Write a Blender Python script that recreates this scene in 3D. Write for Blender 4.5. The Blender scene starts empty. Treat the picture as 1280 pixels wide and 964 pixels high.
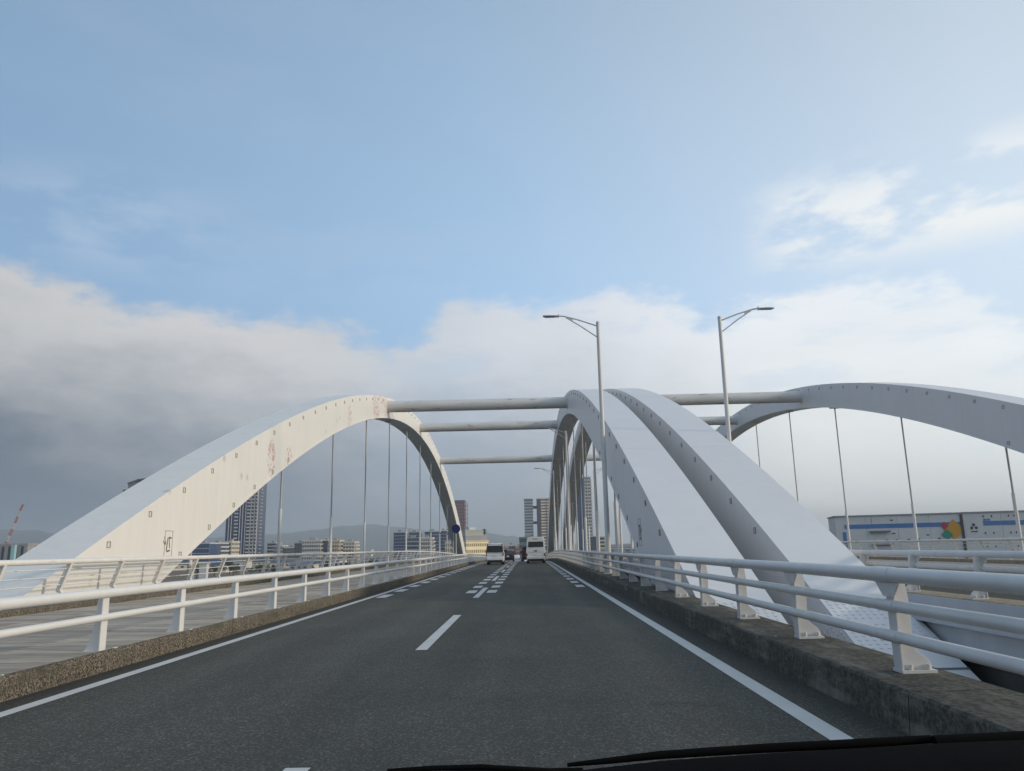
import bpy, bmesh, math, random
from mathutils import Vector, Matrix
R = math.radians
random.seed(7)
S = bpy.context.scene
COL = S.collection

# ------------------------------------------------------------------ camera
CAM_F, YAW, PITCH, ROLL = 954.71, -0.01568, 0.20958, -0.02149
cd = bpy.data.cameras.new("camera"); cam = bpy.data.objects.new("camera", cd); COL.objects.link(cam)
cd.sensor_fit = 'HORIZONTAL'; cd.sensor_width = 36.0; cd.lens = 36.0 * CAM_F / 1280.0
cd.clip_start = 0.05; cd.clip_end = 30000
cy, sy, cp, sp = math.cos(YAW), math.sin(YAW), math.cos(PITCH), math.sin(PITCH)
fw = Vector((sy * cp, cy * cp, sp)); rt = Vector((cy, -sy, 0)); up = rt.cross(fw)
cr, sr = math.cos(ROLL), math.sin(ROLL)
r2 = rt * cr + up * sr; u2 = -rt * sr + up * cr
M4 = Matrix((( r2.x, u2.x, -fw.x, 0), (r2.y, u2.y, -fw.y, 0), (r2.z, u2.z, -fw.z, 1.33), (0, 0, 0, 1)))
cam.matrix_world = M4
S.camera = cam

# ------------------------------------------------------------------ light
S.view_settings.view_transform = 'Standard'; S.view_settings.look = 'None'
S.view_settings.gamma = 1.0; S.view_settings.use_curve_mapping = False
S.view_settings.exposure = 0.12
SUN_EL, SUN_AZ = 14.0, 104.0           # azimuth clockwise from +Y (the driving direction): low sun on the right
sd = Vector((math.sin(R(SUN_AZ)) * math.cos(R(SUN_EL)), math.cos(R(SUN_AZ)) * math.cos(R(SUN_EL)), math.sin(R(SUN_EL))))
sl = bpy.data.lights.new("sun", 'SUN'); sl.energy = 2.2; sl.angle = R(6.0); sl.color = (1.0, 0.86, 0.66)
so = bpy.data.objects.new("sun", sl); COL.objects.link(so)
so.rotation_euler = (-sd).to_track_quat('-Z', 'Y').to_euler(); so.location = (60, -15, 40)

# ------------------------------------------------------------------ node helpers
class NT:
    def __init__(s, tree): s.t = tree
    def n(s, typ, **kw):
        nd = s.t.nodes.new(typ)
        for k, v in kw.items(): setattr(nd, k, v)
        return nd
    def put(s, sock, v):
        if isinstance(v, bpy.types.NodeSocket): s.t.links.new(v, sock)
        elif v is not None:
            if hasattr(sock.default_value, '__len__') and isinstance(v, (tuple, list)):
                sock.default_value = tuple(v) + ((1.0,) if len(sock.default_value) == 4 and len(v) == 3 else ())
            else: sock.default_value = v
    def m(s, op, a, b=None, c=None, clamp=False):
        nd = s.n('ShaderNodeMath', operation=op, use_clamp=clamp)
        s.put(nd.inputs[0], a)
        if b is not None: s.put(nd.inputs[1], b)
        if c is not None: s.put(nd.inputs[2], c)
        return nd.outputs[0]
    def vm(s, op, a, b=None):
        nd = s.n('ShaderNodeVectorMath', operation=op); s.put(nd.inputs[0], a)
        if b is not None: s.put(nd.inputs[1], b)
        return nd.outputs[0]
    def mix(s, f, a, b, blend='MIX'):
        nd = s.n('ShaderNodeMix', data_type='RGBA', blend_type=blend)
        s.put(nd.inputs[0], f); s.put(nd.inputs[6], a); s.put(nd.inputs[7], b)
        return nd.outputs[2]
    def ss(s, x, lo, hi):
        nd = s.n('ShaderNodeMapRange', interpolation_type='SMOOTHSTEP')
        s.put(nd.inputs[0], x); s.put(nd.inputs[1], lo); s.put(nd.inputs[2], hi)
        return nd.outputs[0]
    def lin(s, x, lo, hi, a=0.0, b=1.0):
        nd = s.n('ShaderNodeMapRange', clamp=True)
        s.put(nd.inputs[0], x); s.put(nd.inputs[1], lo); s.put(nd.inputs[2], hi); s.put(nd.inputs[3], a); s.put(nd.inputs[4], b)
        return nd.outputs[0]
    def noise(s, vec, scale, detail=4, rough=0.55):
        nd = s.n('ShaderNodeTexNoise'); s.put(nd.inputs['Vector'], vec)
        nd.inputs['Scale'].default_value = scale; nd.inputs['Detail'].default_value = detail; nd.inputs['Roughness'].default_value = rough
        return nd.outputs['Fac']
    def xyz(s, v):
        nd = s.n('ShaderNodeSeparateXYZ'); s.put(nd.inputs[0], v); return nd.outputs
    def comb(s, x, y, z):
        nd = s.n('ShaderNodeCombineXYZ')
        for i, q in enumerate((x, y, z)): s.put(nd.inputs[i], q)
        return nd.outputs[0]
    def ramp(s, f, stops, interp='EASE'):
        nd = s.n('ShaderNodeValToRGB'); s.put(nd.inputs[0], f); cr_ = nd.color_ramp; cr_.interpolation = interp
        while len(cr_.elements) < len(stops): cr_.elements.new(0.5)
        for e, (p_, c_) in zip(cr_.elements, stops):
            e.position = p_; e.color = (tuple(c_) + (1.0,)) if isinstance(c_, (tuple, list)) else (c_, c_, c_, 1.0)
        return nd.outputs[0]

# ------------------------------------------------------------------ sky
W = bpy.data.worlds.new("World"); S.world = W; W.use_nodes = True
w = NT(W.node_tree); W.node_tree.nodes.clear()
SKY_K = 0.10
out = w.n('ShaderNodeOutputWorld'); bg = w.n('ShaderNodeBackground'); bg.inputs[1].default_value = SKY_K
W.node_tree.links.new(bg.outputs[0], out.inputs[0])
sky = w.n('ShaderNodeTexSky'); sky.sky_type = 'NISHITA'; sky.sun_disc = False
sky.sun_elevation = R(SUN_EL); sky.sun_rotation = R(SUN_AZ); sky.altitude = 10; sky.air_density = 1.0; sky.dust_density = 1.0; sky.ozone_density = 1.5
tc = w.n('ShaderNodeTexCoord'); D = w.vm('NORMALIZE', tc.outputs['Generated'])
dx, dy, dz = w.xyz(D)
elev = w.m('MULTIPLY', w.m('ARCSINE', dz), 180 / math.pi)
azim = w.m('MULTIPLY', w.m('ARCTAN2', dx, dy), 180 / math.pi)            # degrees, + to the right
af = w.m('DIVIDE', w.m('ADD', azim, 180.0), 360.0)                       # 0..1
A = lambda deg: (deg + 180.0) / 360.0
def k(c, g=1.0): return tuple(x * g / SKY_K for x in c)
# blue sky, veiled by thin high haze
sunc = w.vm('DOT_PRODUCT', D, tuple(sd)); sunc = D.node.id_data.nodes[-1].outputs['Value']
base_sky = w.ramp(w.m('MULTIPLY', w.m('ADD', sunc, 1.0), 0.5), [(0.0, (.235, .39, .625)), (.20, (.285, .46, .70)), (.435, (.455, .68, .955)), (.70, (.77, .91, 1.06)), (.9, (.92, .97, 1.0)), (1.0, (.98, .98, .97))], 'LINEAR')
ef = w.lin(elev, 18, 40, 1.0, 0.69); ef = w.m('MULTIPLY', ef, w.lin(elev, 40, 90, 1.0, 0.85)); ef = w.m('DIVIDE', ef, SKY_K)
veil = w.mix(0.80, sky.outputs[0], w.vm('MULTIPLY', base_sky, w.comb(ef, ef, ef)))
# cloud bank: its top edge by azimuth (degrees / 40)
top = w.m('MULTIPLY', w.ramp(af, [(0, .40), (A(-90), .42), (A(-37), .455), (A(-27), .445), (A(-14), .418), (A(-9.5), .385), (A(-5), .435), (A(4), .455), (A(11), .44), (A(15), .39), (A(19), .42), (A(24), .44), (A(29), .415), (A(35), .33), (A(60), .34), (A(120), .38), (1, .40)]), 40.0)
pv = w.vm('MULTIPLY', D, (1.0, 1.0, 2.2))
n1 = w.noise(pv, 5.0, 6, 0.58); n2 = w.noise(pv, 15.0, 5, 0.6); n4 = w.noise(pv, 42.0, 4, 0.6); n3 = w.noise(w.vm('MULTIPLY', D, (1.0, 1.0, 5.0)), 3.2, 5, 0.55)
edge = w.m('ADD', top, w.m('ADD', w.m('MULTIPLY', w.m('SUBTRACT', n1, 0.5), 8.0), w.m('ADD', w.m('MULTIPLY', w.m('SUBTRACT', n2, 0.5), 4.0), w.m('MULTIPLY', w.m('SUBTRACT', n4, 0.5), 1.8))))
below = w.m('SUBTRACT', edge, elev)                                      # degrees below the upper edge
bank = w.ss(below, -0.8, 1.5)
soft = w.ramp(af, [(0, .9), (A(-38), .97), (A(-14), .93), (A(-8), .80), (A(4), .86), (A(17), .84), (A(32), .70), (A(60), .75), (1, .9)])
hole = w.ss(w.noise(w.vm('MULTIPLY', D, (1.0, 1.0, 4.0)), 6.0, 5, 0.6), 0.50, 0.68)
thin = w.ramp(af, [(0, .2), (A(-16), .05), (A(-4), .35), (A(8), .55), (A(16), .6), (A(34), .65), (A(90), .5), (1, .2)])
bank = w.m('MULTIPLY', w.m('MULTIPLY', bank, soft), w.m('SUBTRACT', 1.0, w.m('MULTIPLY', w.m('MULTIPLY', hole, thin), w.lin(below, 0.5, 9.0, 1.0, 0.25))))
low = w.ramp(af, [(0, (.30, .34, .40)), (A(-60), (.155, .195, .25)), (A(-36), (.120, .155, .200)), (A(-22), (.185, .225, .275)), (A(-12), (.255, .295, .345)), (A(-2), (.33, .365, .41)), (A(10), (.58, .605, .61)), (A(22), (.93, .92, .87)), (A(36), (.98, .97, .91)), (A(80), (.90, .87, .82)), (1, (.30, .34, .40))])
lit = w.ramp(af, [(0, (.50, .52, .56)), (A(-60), (.50, .51, .53)), (A(-36), (.60, .60, .60)), (A(-20), (.66, .65, .65)), (A(-12), (.64, .65, .66)), (A(0), (.74, .75, .775)), (A(20), (.90, .92, .93)), (A(36), (.94, .95, .94)), (A(80), (1.0, .98, .93)), (1, (.50, .52, .56))])
t = w.ss(w.m('ADD', below, w.m('MULTIPLY', w.m('SUBTRACT', n3, 0.5), 9.0)), 0.2, 14.0)
cloud = w.mix(t, lit, low)
stre = w.m('ADD', 0.86, w.m('MULTIPLY', n3, 0.28))
cloud = w.vm('MULTIPLY', cloud, w.comb(stre, stre, stre))
cloud = w.vm('SCALE', cloud); cloud.node.inputs['Scale'].default_value = 1.0 / SKY_K
# small fair weather puffs above the bank, scattered round the whole sky
pn = w.noise(w.vm('MULTIPLY', D, (1.0, 1.0, 2.6)), 7.5, 6, 0.6)
pband = w.m('MULTIPLY', w.ss(elev, 17.5, 20.5), w.m('SUBTRACT', 1.0, w.ss(elev, 22.5, 26.5)))
paz = w.ramp(af, [(0, .5), (A(-40), .08), (A(-30), .15), (A(-20), .04), (A(16), .0), (A(22), .8), (A(34), .95), (A(60), .7), (1, .5)])
puff = w.m('MULTIPLY', w.m('MULTIPLY', w.ss(pn, 0.40, 0.58), pband), paz)
wisp = w.m('MULTIPLY', w.ss(w.noise(w.vm('MULTIPLY', D, (1.0, 1.0, 3.5)), 2.4, 6, 0.62), 0.45, 0.85), 0.10)
c0 = w.mix(wisp, veil, k((.58, .66, .76)))
c1 = w.mix(puff, c0, k((.88, .90, .90)))
c2 = w.mix(bank, c1, cloud)
W.node_tree.links.new(c2, bg.inputs[0])

# ------------------------------------------------------------------ object helpers
def tag(o, label=None, cat=None, group=None, kind=None):
    if label: o['label'] = label
    if cat: o['category'] = cat
    if group: o['group'] = group
    if kind: o['kind'] = kind
    return o
def thing(name, label, cat, loc=(0, 0, 0), rz=0.0, group=None):
    o = bpy.data.objects.new(name, None); o.empty_display_size = 0.3; COL.objects.link(o)
    o.location = loc; o.rotation_euler = (0, 0, rz)
    return tag(o, label, cat, group)
class MB:
    def __init__(s): s.v = []; s.f = []; s.sm = []
    def add(s, vs, fs, smooth=False):
        b = len(s.v); s.v += [tuple(q) for q in vs]
        for f in fs: s.f.append([i + b for i in f]); s.sm.append(smooth)
    def box(s, x0, x1, y0, y1, z0, z1):
        s.add([(x0, y0, z0), (x1, y0, z0), (x1, y1, z0), (x0, y1, z0), (x0, y0, z1), (x1, y0, z1), (x1, y1, z1), (x0, y1, z1)],
              [(0, 3, 2, 1), (4, 5, 6, 7), (0, 1, 5, 4), (1, 2, 6, 5), (2, 3, 7, 6), (3, 0, 4, 7)])
        return s
    def prism(s, pts, axis, lo, hi):
        # closed outline pts (a,b) swept along axis: 'y' -> (a,.,b)  'x' -> (.,a,b)  'z' -> (a,b,.)
        def P(a, b, c): return (a, c, b) if axis == 'y' else ((c, a, b) if axis == 'x' else (a, b, c))
        n = len(pts); vs = [P(a, b, lo) for a, b in pts] + [P(a, b, hi) for a, b in pts]
        fs = [(i, (i + 1) % n, n + (i + 1) % n, n + i) for i in range(n)] + [tuple(range(n)), tuple(range(2 * n - 1, n - 1, -1))]
        s.add(vs, fs); return s
    def tube(s, pts, rad, n=10, caps=True):
        pts = [Vector(p) for p in pts]; rads = rad if isinstance(rad, (list, tuple)) else [rad] * len(pts)
        vs = []; pu = None
        for i, p in enumerate(pts):
            d = (pts[min(i + 1, len(pts) - 1)] - pts[max(i - 1, 0)]).normalized()
            if pu is None: pu = Vector((0, 0, 1)) if abs(d.z) < 0.9 else Vector((0, 1, 0))
            a = d.cross(pu).normalized(); b = a.cross(d).normalized(); pu = b
            for j in range(n):
                q = 2 * math.pi * j / n; vs.append(p + (a * math.cos(q) + b * math.sin(q)) * rads[i])
        fs = [(i * n + j, i * n + (j + 1) % n, (i + 1) * n + (j + 1) % n, (i + 1) * n + j) for i in range(len(pts) - 1) for j in range(n)]
        s.add(vs, fs, True)
        if caps:
            m = len(pts) - 1
            s.add([vs[j] for j in range(n)], [tuple(range(n - 1, -1, -1))]); s.add([vs[m * n + j] for j in range(n)], [tuple(range(n))])
        return s
    def mesh(s, name, off=(0, 0, 0), bevel=0.0):
        me = bpy.data.meshes.new(name)
        me.from_pydata([(a - off[0], b - off[1], c - off[2]) for a, b, c in s.v], [], s.f)
        me.polygons.foreach_set('use_smooth', s.sm)
        bm = bmesh.new(); bm.from_mesh(me)
        bmesh.ops.recalc_face_normals(bm, faces=bm.faces[:])
        if bevel:
            bmesh.ops.remove_doubles(bm, verts=bm.verts[:], dist=1e-5)
            es = [e for e in bm.edges if len(e.link_faces) == 2 and e.calc_face_angle(0) > 0.6]
            bmesh.ops.bevel(bm, geom=es, offset=bevel, segments=2, affect='EDGES', profile=0.6)
        bm.to_mesh(me); bm.free(); me.update(); return me
    def build(s, name, material, parent=None, bevel=0.0, off=None, loc=(0, 0, 0)):
        """off: subtracted from coordinates (defaults to the parent's location for world-coordinate parts)"""
        if off is None: off = tuple(parent.location) if parent is not None else (0, 0, 0)
        me = s.mesh(name, off, bevel); me.materials.append(material)
        o = bpy.data.objects.new(name, me); COL.objects.link(o); o.location = loc
        if parent is not None: o.parent = parent
        return o
def inst(name, src, parent, loc, rz=0.0):
    o = src.copy(); o.name = name; COL.objects.link(o); o.parent = parent; o.location = loc; o.rotation_euler = (0, 0, rz)
    return o
def drop(y):                      # the deck crests at mid span and runs down beyond it
    return -0.00022 * (y - 60) ** 2 if y > 60 else 0.0

# ------------------------------------------------------------------ materials
MATS = {}
def mat(name, base, rough=0.6, var=0.12, scale=1.0, metallic=0.0, bump=0.0, bscale=30.0, stretch=(1, 1, 1), objrand=0.0, spec=0.4, coords='Object'):
    if name in MATS: return MATS[name]
    m = bpy.data.materials.new(name); m.use_nodes = True; q = NT(m.node_tree)
    b = m.node_tree.nodes['Principled BSDF']
    tcn = q.n('ShaderNodeTexCoord'); v = q.vm('MULTIPLY', tcn.outputs['Object'], stretch)
    nz = q.noise(v, scale, 5, 0.6)
    f = q.lin(nz, 0.3, 0.7, 1 - var, 1 + var)
    if objrand:
        oi = q.n('ShaderNodeObjectInfo'); f = q.m('MULTIPLY', f, q.lin(oi.outputs['Random'], 0, 1, 1 - objrand, 1 + objrand))
    col = q.vm('MULTIPLY', tuple(base), q.comb(f, f, f))
    q.put(b.inputs['Base Color'], col); b.inputs['Roughness'].default_value = rough; b.inputs['Metallic'].default_value = metallic
    b.inputs['Specular IOR Level'].default_value = spec
    if bump:
        bn = q.n('ShaderNodeBump'); bn.inputs['Strength'].default_value = bump; bn.inputs['Distance'].default_value = 0.02
        q.put(bn.inputs['Height'], q.noise(tcn.outputs['Object'], bscale, 5, 0.65)); q.put(b.inputs['Normal'], bn.outputs[0])
    MATS[name] = m; return m

def paint_mat(name, base, rust=(), speck=0.0, streak=0.10, chips=False):
    m = bpy.data.materials.new(name); m.use_nodes = True; q = NT(m.node_tree); b = m.node_tree.nodes['Principled BSDF']
    g = q.n('ShaderNodeNewGeometry'); P = g.outputs['Position']
    st = q.noise(q.vm('MULTIPLY', P, (1.2, 1.6, 0.18)), 2.0, 5, 0.6)
    bl = q.noise(P, 0.35, 4, 0.6)
    f = q.m('MULTIPLY', q.lin(st, 0.3, 0.75, 1 + streak * .4, 1 - streak), q.lin(bl, 0.3, 0.7, 0.975, 1.02))
    col = q.vm('MULTIPLY', tuple(base), q.comb(f, f, f))
    grime = q.ss(q.noise(q.vm('MULTIPLY', P, (3, 3, 0.6)), 1.3, 6, 0.7), 0.62, 0.78)
    col = q.mix(q.m('MULTIPLY', grime, 0.09), col, (0.42, 0.38, 0.31))
    if rust:
        x, y, z = q.xyz(P); tot = None
        for (ry, rz_, wy, wz) in rust:
            d1 = q.m('POWER', q.m('DIVIDE', q.m('SUBTRACT', y, ry), wy), 2.0); d2 = q.m('POWER', q.m('DIVIDE', q.m('SUBTRACT', z, rz_), wz), 2.0)
            e = q.m('SUBTRACT', 1.0, q.m('ADD', d1, d2), clamp=True)
            tot = e if tot is None else q.m('MAXIMUM', tot, e)
        rn = q.noise(q.vm('MULTIPLY', P, (1, 1.5, 1.2)), 4.2, 6, 0.75)
        rm = q.m('MULTIPLY', q.ss(rn, 0.51, 0.56), q.ss(tot, 0.0, 0.35))
        col = q.mix(q.m('MULTIPLY', rm, 0.82), col, q.mix(q.noise(P, 5, 3), (0.36, 0.09, 0.07), (0.55, 0.26, 0.23)))
    if speck:
        vn = q.n('ShaderNodeTexVoronoi'); q.put(vn.inputs['Vector'], P); vn.inputs['Scale'].default_value = 0.8
        sm_ = q.m('MULTIPLY', q.m('SUBTRACT', 1.0, q.ss(vn.outputs['Distance'], 0.05, 0.15)), speck)
        col = q.mix(sm_, col, (0.25, 0.16, 0.11))
    if chips:
        ch = q.ss(q.noise(q.vm('MULTIPLY', P, (9, .9, 9)), 1.6, 4, 0.6), 0.635, 0.665)
        col = q.mix(q.m('MULTIPLY', ch, 0.85), col, (0.20, 0.15, 0.11))
    q.put(b.inputs['Base Color'], col); b.inputs['Roughness'].default_value = 0.42; b.inputs['Specular IOR Level'].default_value = 0.4
    MATS[name] = m; return m

white_arch = paint_mat('arch_paint', (0.70, 0.70, 0.71), streak=0.035)
white_arch_rust = paint_mat('arch_paint_rusty', (0.74, 0.73, 0.70), rust=[(33.2, 5.4, .55, .9), (35.6, 5.5, .5, .8), (47.8, 9.7, .5, 1.0), (56.3, 11.8, 1.3, 1.5), (59.0, 13.3, 2.2, .9), (62.5, 12.0, 3.0, .7), (53.0, 13.0, 2.0, .5)], speck=0.35, streak=0.05)
rail_paint = paint_mat('rail_paint', (0.70, 0.70, 0.69), streak=0.06)
rail_grey = paint_mat('rail_paint_grey', (0.60, 0.60, 0.595), streak=0.10)
rail_paint_worn = paint_mat('parapet_paint', (0.72, 0.71, 0.68), streak=0.08, chips=True)
pole_paint = paint_mat('pole_paint', (0.58, 0.58, 0.57), streak=0.08)
steel_dark = mat('dark_steel', (0.16, 0.16, 0.16), 0.5, 0.2, 3.0)
hanger_mat = mat('hanger_sheath', (0.42, 0.43, 0.44), 0.45, 0.08, 2.0)

def beam_mat():
    m = bpy.data.materials.new('beam_paint'); m.use_nodes = True; q = NT(m.node_tree); b = m.node_tree.nodes['Principled BSDF']
    P = q.n('ShaderNodeNewGeometry').outputs['Position']
    f = q.lin(q.noise(q.vm('MULTIPLY', P, (.3, 2, 2)), 1.4, 5, 0.6), 0.3, 0.7, 0.86, 1.06)
    col = q.vm('MULTIPLY', (0.62, 0.62, 0.61), q.comb(f, f, f))
    r = q.ss(q.noise(q.vm('MULTIPLY', P, (.55, 2.5, 2.5)), 1.3, 5, 0.7), 0.59, 0.65)
    z = q.xyz(P)[2]
    col = q.mix(q.m('MULTIPLY', r, 0.75), col, (0.33, 0.20, 0.15))
    q.put(b.inputs['Base Color'], col); b.inputs['Roughness'].default_value = 0.45
    return m
beam_paint = beam_mat()

def asphalt_mat():
    m = bpy.data.materials.new('asphalt'); m.use_nodes = True; q = NT(m.node_tree); b = m.node_tree.nodes['Principled BSDF']
    P = q.n('ShaderNodeNewGeometry').outputs['Position']; x, y, z = q.xyz(P)
    g1 = q.noise(P, 55, 3, 0.7); g2 = q.noise(P, 160, 2, 0.6); big = q.noise(q.vm('MULTIPLY', P, (1.2, .12, 1)), 1.0, 4, 0.6); bl = q.noise(P, .6, 4, 0.6)
    vn = q.n('ShaderNodeTexVoronoi'); q.put(vn.inputs['Vector'], P); vn.inputs['Scale'].default_value = 62
    stone = q.ss(q.xyz(vn.outputs['Color'])[0], 0.72, 1.0)
    v = q.m('ADD', q.lin(g1, .32, .68, .34, 1.48), q.m('MULTIPLY', stone, 1.2))
    v = q.m('MULTIPLY', v, q.lin(g2, .3, .7, .8, 1.2)); v = q.m('MULTIPLY', v, q.lin(big, .3, .7, .82, 1.18)); v = q.m('MULTIPLY', v, q.lin(bl, .3, .7, .9, 1.1))
    # worn wheel tracks a little smoother and paler, dirt along both kerbs darker
    gut = q.m('MAXIMUM', q.ss(x, 2.15, 2.5), q.m('SUBTRACT', 1.0, q.ss(x, -4.95, -4.6)))
    v = q.m('MULTIPLY', v, q.lin(gut, 0, 1, 1.0, 0.62))
    for xc in (-3.85, -2.35, -.45, 1.05):
        tr = q.m('SUBTRACT', 1.0, q.ss(q.m('ABSOLUTE', q.m('SUBTRACT', q.m('ADD', x, q.m('MULTIPLY', q.m('SUBTRACT', q.noise(P, .12, 2), .5), .5)), xc)), .08, .42))
        v = q.m('MULTIPLY', v, q.lin(tr, 0, 1, 1.0, 1.12))
    oil = q.ss(q.noise(q.vm('MULTIPLY', P, (1.6, .35, 1)), 1.7, 5, .65), .60, .78); v = q.m('MULTIPLY', v, q.lin(oil, 0, 1, 1.0, .80))
    tint = q.mix(q.noise(P, .9, 3), (0.061, 0.062, 0.052), (0.066, 0.063, 0.054))
    q.put(b.inputs['Base Color'], q.vm('MULTIPLY', tint, q.comb(v, v, v)))
    b.inputs['Roughness'].default_value = 0.82; b.inputs['Specular IOR Level'].default_value = 0.3
    bn = q.n('ShaderNodeBump'); bn.inputs['Strength'].default_value = 0.7; bn.inputs['Distance'].default_value = 0.006
    q.put(bn.inputs['Height'], q.m('ADD', g1, q.m('MULTIPLY', g2, .5))); q.put(b.inputs['Normal'], bn.outputs[0])
    return m
asphalt = asphalt_mat()
def mark_mat():
    m = bpy.data.materials.new('road_paint'); m.use_nodes = True; q = NT(m.node_tree); b = m.node_tree.nodes['Principled BSDF']
    P = q.n('ShaderNodeNewGeometry').outputs['Position']
    wear = q.ss(q.noise(P, 40, 4, 0.7), 0.60, 0.72); wear2 = q.ss(q.noise(P, 3, 5, 0.7), 0.60, 0.8)
    v = q.lin(q.noise(P, 1.4, 5, 0.6), .3, .7, .9, 1.06)
    col = q.vm('MULTIPLY', (0.56, 0.56, 0.55), q.comb(v, v, v))
    col = q.mix(q.m('MULTIPLY', q.m('MAXIMUM', wear, q.m('MULTIPLY', wear2, .6)), 0.55), col, (0.12, 0.12, 0.12))
    q.put(b.inputs['Base Color'], col); b.inputs['Roughness'].default_value = 0.7
    return m
road_paint = mark_mat()
def kerb_mat(name, c1, c2, c3, scale=26, bump=0.9):
    m = bpy.data.materials.new(name); m.use_nodes = True; q = NT(m.node_tree); b = m.node_tree.nodes['Principled BSDF']
    P = q.n('ShaderNodeNewGeometry').outputs['Position']
    g = q.noise(P, scale, 5, 0.72); s = q.noise(q.vm('MULTIPLY', P, (2.5, .5, 2.5)), 1.8, 6, 0.68); d = q.noise(q.vm('MULTIPLY', P, (1, 3, .25)), 2.2, 5, 0.65)
    col = q.mix(q.ss(g, .40, .60), c1, c2); col = q.mix(q.m('MULTIPLY', q.ss(s, .48, .68), 0.8), col, c3)
    f = q.lin(d, .3, .7, .72, 1.2); col = q.vm('MULTIPLY', col, q.comb(f, f, f))
    q.put(b.inputs['Base Color'], col); b.inputs['Roughness'].default_value = 0.9; b.inputs['Specular IOR Level'].default_value = 0.2
    bn = q.n('ShaderNodeBump'); bn.inputs['Strength'].default_value = bump; bn.inputs['Distance'].default_value = 0.012
    q.put(bn.inputs['Height'], g); q.put(b.inputs['Normal'], bn.outputs[0])
    return m
kerb_right = kerb_mat('mossy_concrete', (0.050, 0.049, 0.043), (0.112, 0.107, 0.090), (0.20, 0.19, 0.162), 22)
kerb_left = kerb_mat('exposed_aggregate', (0.024, 0.022, 0.018), (0.25, 0.22, 0.175), (0.080, 0.074, 0.058), 46, 1.0)
kerb_tan = kerb_mat('tan_concrete', (0.26, 0.22, 0.16), (0.36, 0.31, 0.23), (0.28, 0.26, 0.20), 12)
paver = mat('paver', (0.385, 0.335, 0.275), 0.85, 0.30, 2.5, bump=0.5, bscale=60, objrand=0.24, stretch=(.5, 2.5, 1))
concrete = mat('concrete', (0.30, 0.29, 0.27), 0.85, 0.18, 0.8, bump=0.3)
girder_paint = paint_mat('girder_paint', (0.44, 0.46, 0.49))
under_dark = mat('underside_steel', (0.085, 0.08, 0.075), 0.8, 0.3, 0.9)

# ------------------------------------------------------------------ ground, river, hills
soil = kerb_mat('ground_soil', (0.16, 0.13, 0.095), (0.24, 0.19, 0.14), (0.11, 0.11, 0.07), 0.05, 0.0)
gm = MB(); gx = [-7000, -2500, -900, -350, -120, 0, 120, 350, 900, 2500, 7000]; gy = [-6900, -1500, -300, 0, 60, 150, 300, 600, 1200, 2600, 6900]
gm.add([(a, b_, -9.0) for b_ in gy for a in gx], [(j * 11 + i, j * 11 + i + 1, (j + 1) * 11 + i + 1, (j + 1) * 11 + i) for i in range(10) for j in range(10)])
tag(gm.build('ground', soil), 'brown waterfront ground far below the bridge deck', kind='structure')
def water_mat():
    m = bpy.data.materials.new('river_water'); m.use_nodes = True; q = NT(m.node_tree); b = m.node_tree.nodes['Principled BSDF']
    P = q.n('ShaderNodeNewGeometry').outputs['Position']
    b.inputs['Base Color'].default_value = (0.03, 0.045, 0.05, 1); b.inputs['Roughness'].default_value = 0.12
    bn = q.n('ShaderNodeBump'); bn.inputs['Strength'].default_value = 0.35; bn.inputs['Distance'].default_value = 0.15
    q.put(bn.inputs['Height'], q.noise(q.vm('MULTIPLY', P, (.5, 1, 1)), 0.8, 5, 0.6)); q.put(b.inputs['Normal'], bn.outputs[0])
    return m
rm = MB(); rm.add([(-1500, 8, -8.99), (1500, 8, -8.99), (1500, 240, -8.99), (-1500, 240, -8.99)], [(0, 1, 2, 3)])
tag(rm.build('river', water_mat()), 'dark river water under the twin arch bridges', kind='structure')

ridge = [(-90, 120), (-70, 150), (-55, 140), (-45, 155), (-34.5, 187), (-32.8, 186), (-31.5, 154), (-25.5, 103), (-18.5, 138), (-16, 157), (-13.3, 194), (-11, 197), (-9.3, 176), (-7, 141), (-4.7, 112), (-2.9, 121), (-1.1, 92), (0, 54), (2.4, 22), (10, 14), (20, 16), (35, 10), (55, 30), (75, 60), (90, 40)]
def ridge_h(a):
    for (a0, h0), (a1, h1) in zip(ridge, ridge[1:]):
        if a0 <= a <= a1: return h0 + (h1 - h0) * (0.5 - 0.5 * math.cos(math.pi * (a - a0) / (a1 - a0)))
    return 30
hm = MB(); N = 361; prof = [(4700, 0.0), (5000, .22), (5400, .52), (5700, .8), (6000, 1.0), (6250, .8), (6600, .0)]
for i in range(N):
    a = -90 + 180 * i / (N - 1); h_ = ridge_h(a) + 9 + 5 * math.sin(a * 2.3) * math.sin(a * 0.71) + 2.5 * math.sin(a * 6.1 + 1)
    for (rr, f) in prof:
        jj = 1 + (0.10 * math.sin(a * 1.7 + rr * .01) if 0 < f < 1 else 0)
        hm.v.append((math.sin(R(a)) * rr, math.cos(R(a)) * rr, -9.5 + h_ * f * jj))
K = len(prof)
for i in range(N - 1):
    for j in range(K - 1): hm.f.append([i * K + j, (i + 1) * K + j, (i + 1) * K + j + 1, i * K + j + 1]); hm.sm.append(True)
tag(hm.build('hills', mat('hill_forest', (0.045, 0.06, 0.045), 0.95, 0.3, 0.004)), 'low forested hills along the horizon, blue with distance', kind='structure')

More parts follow.
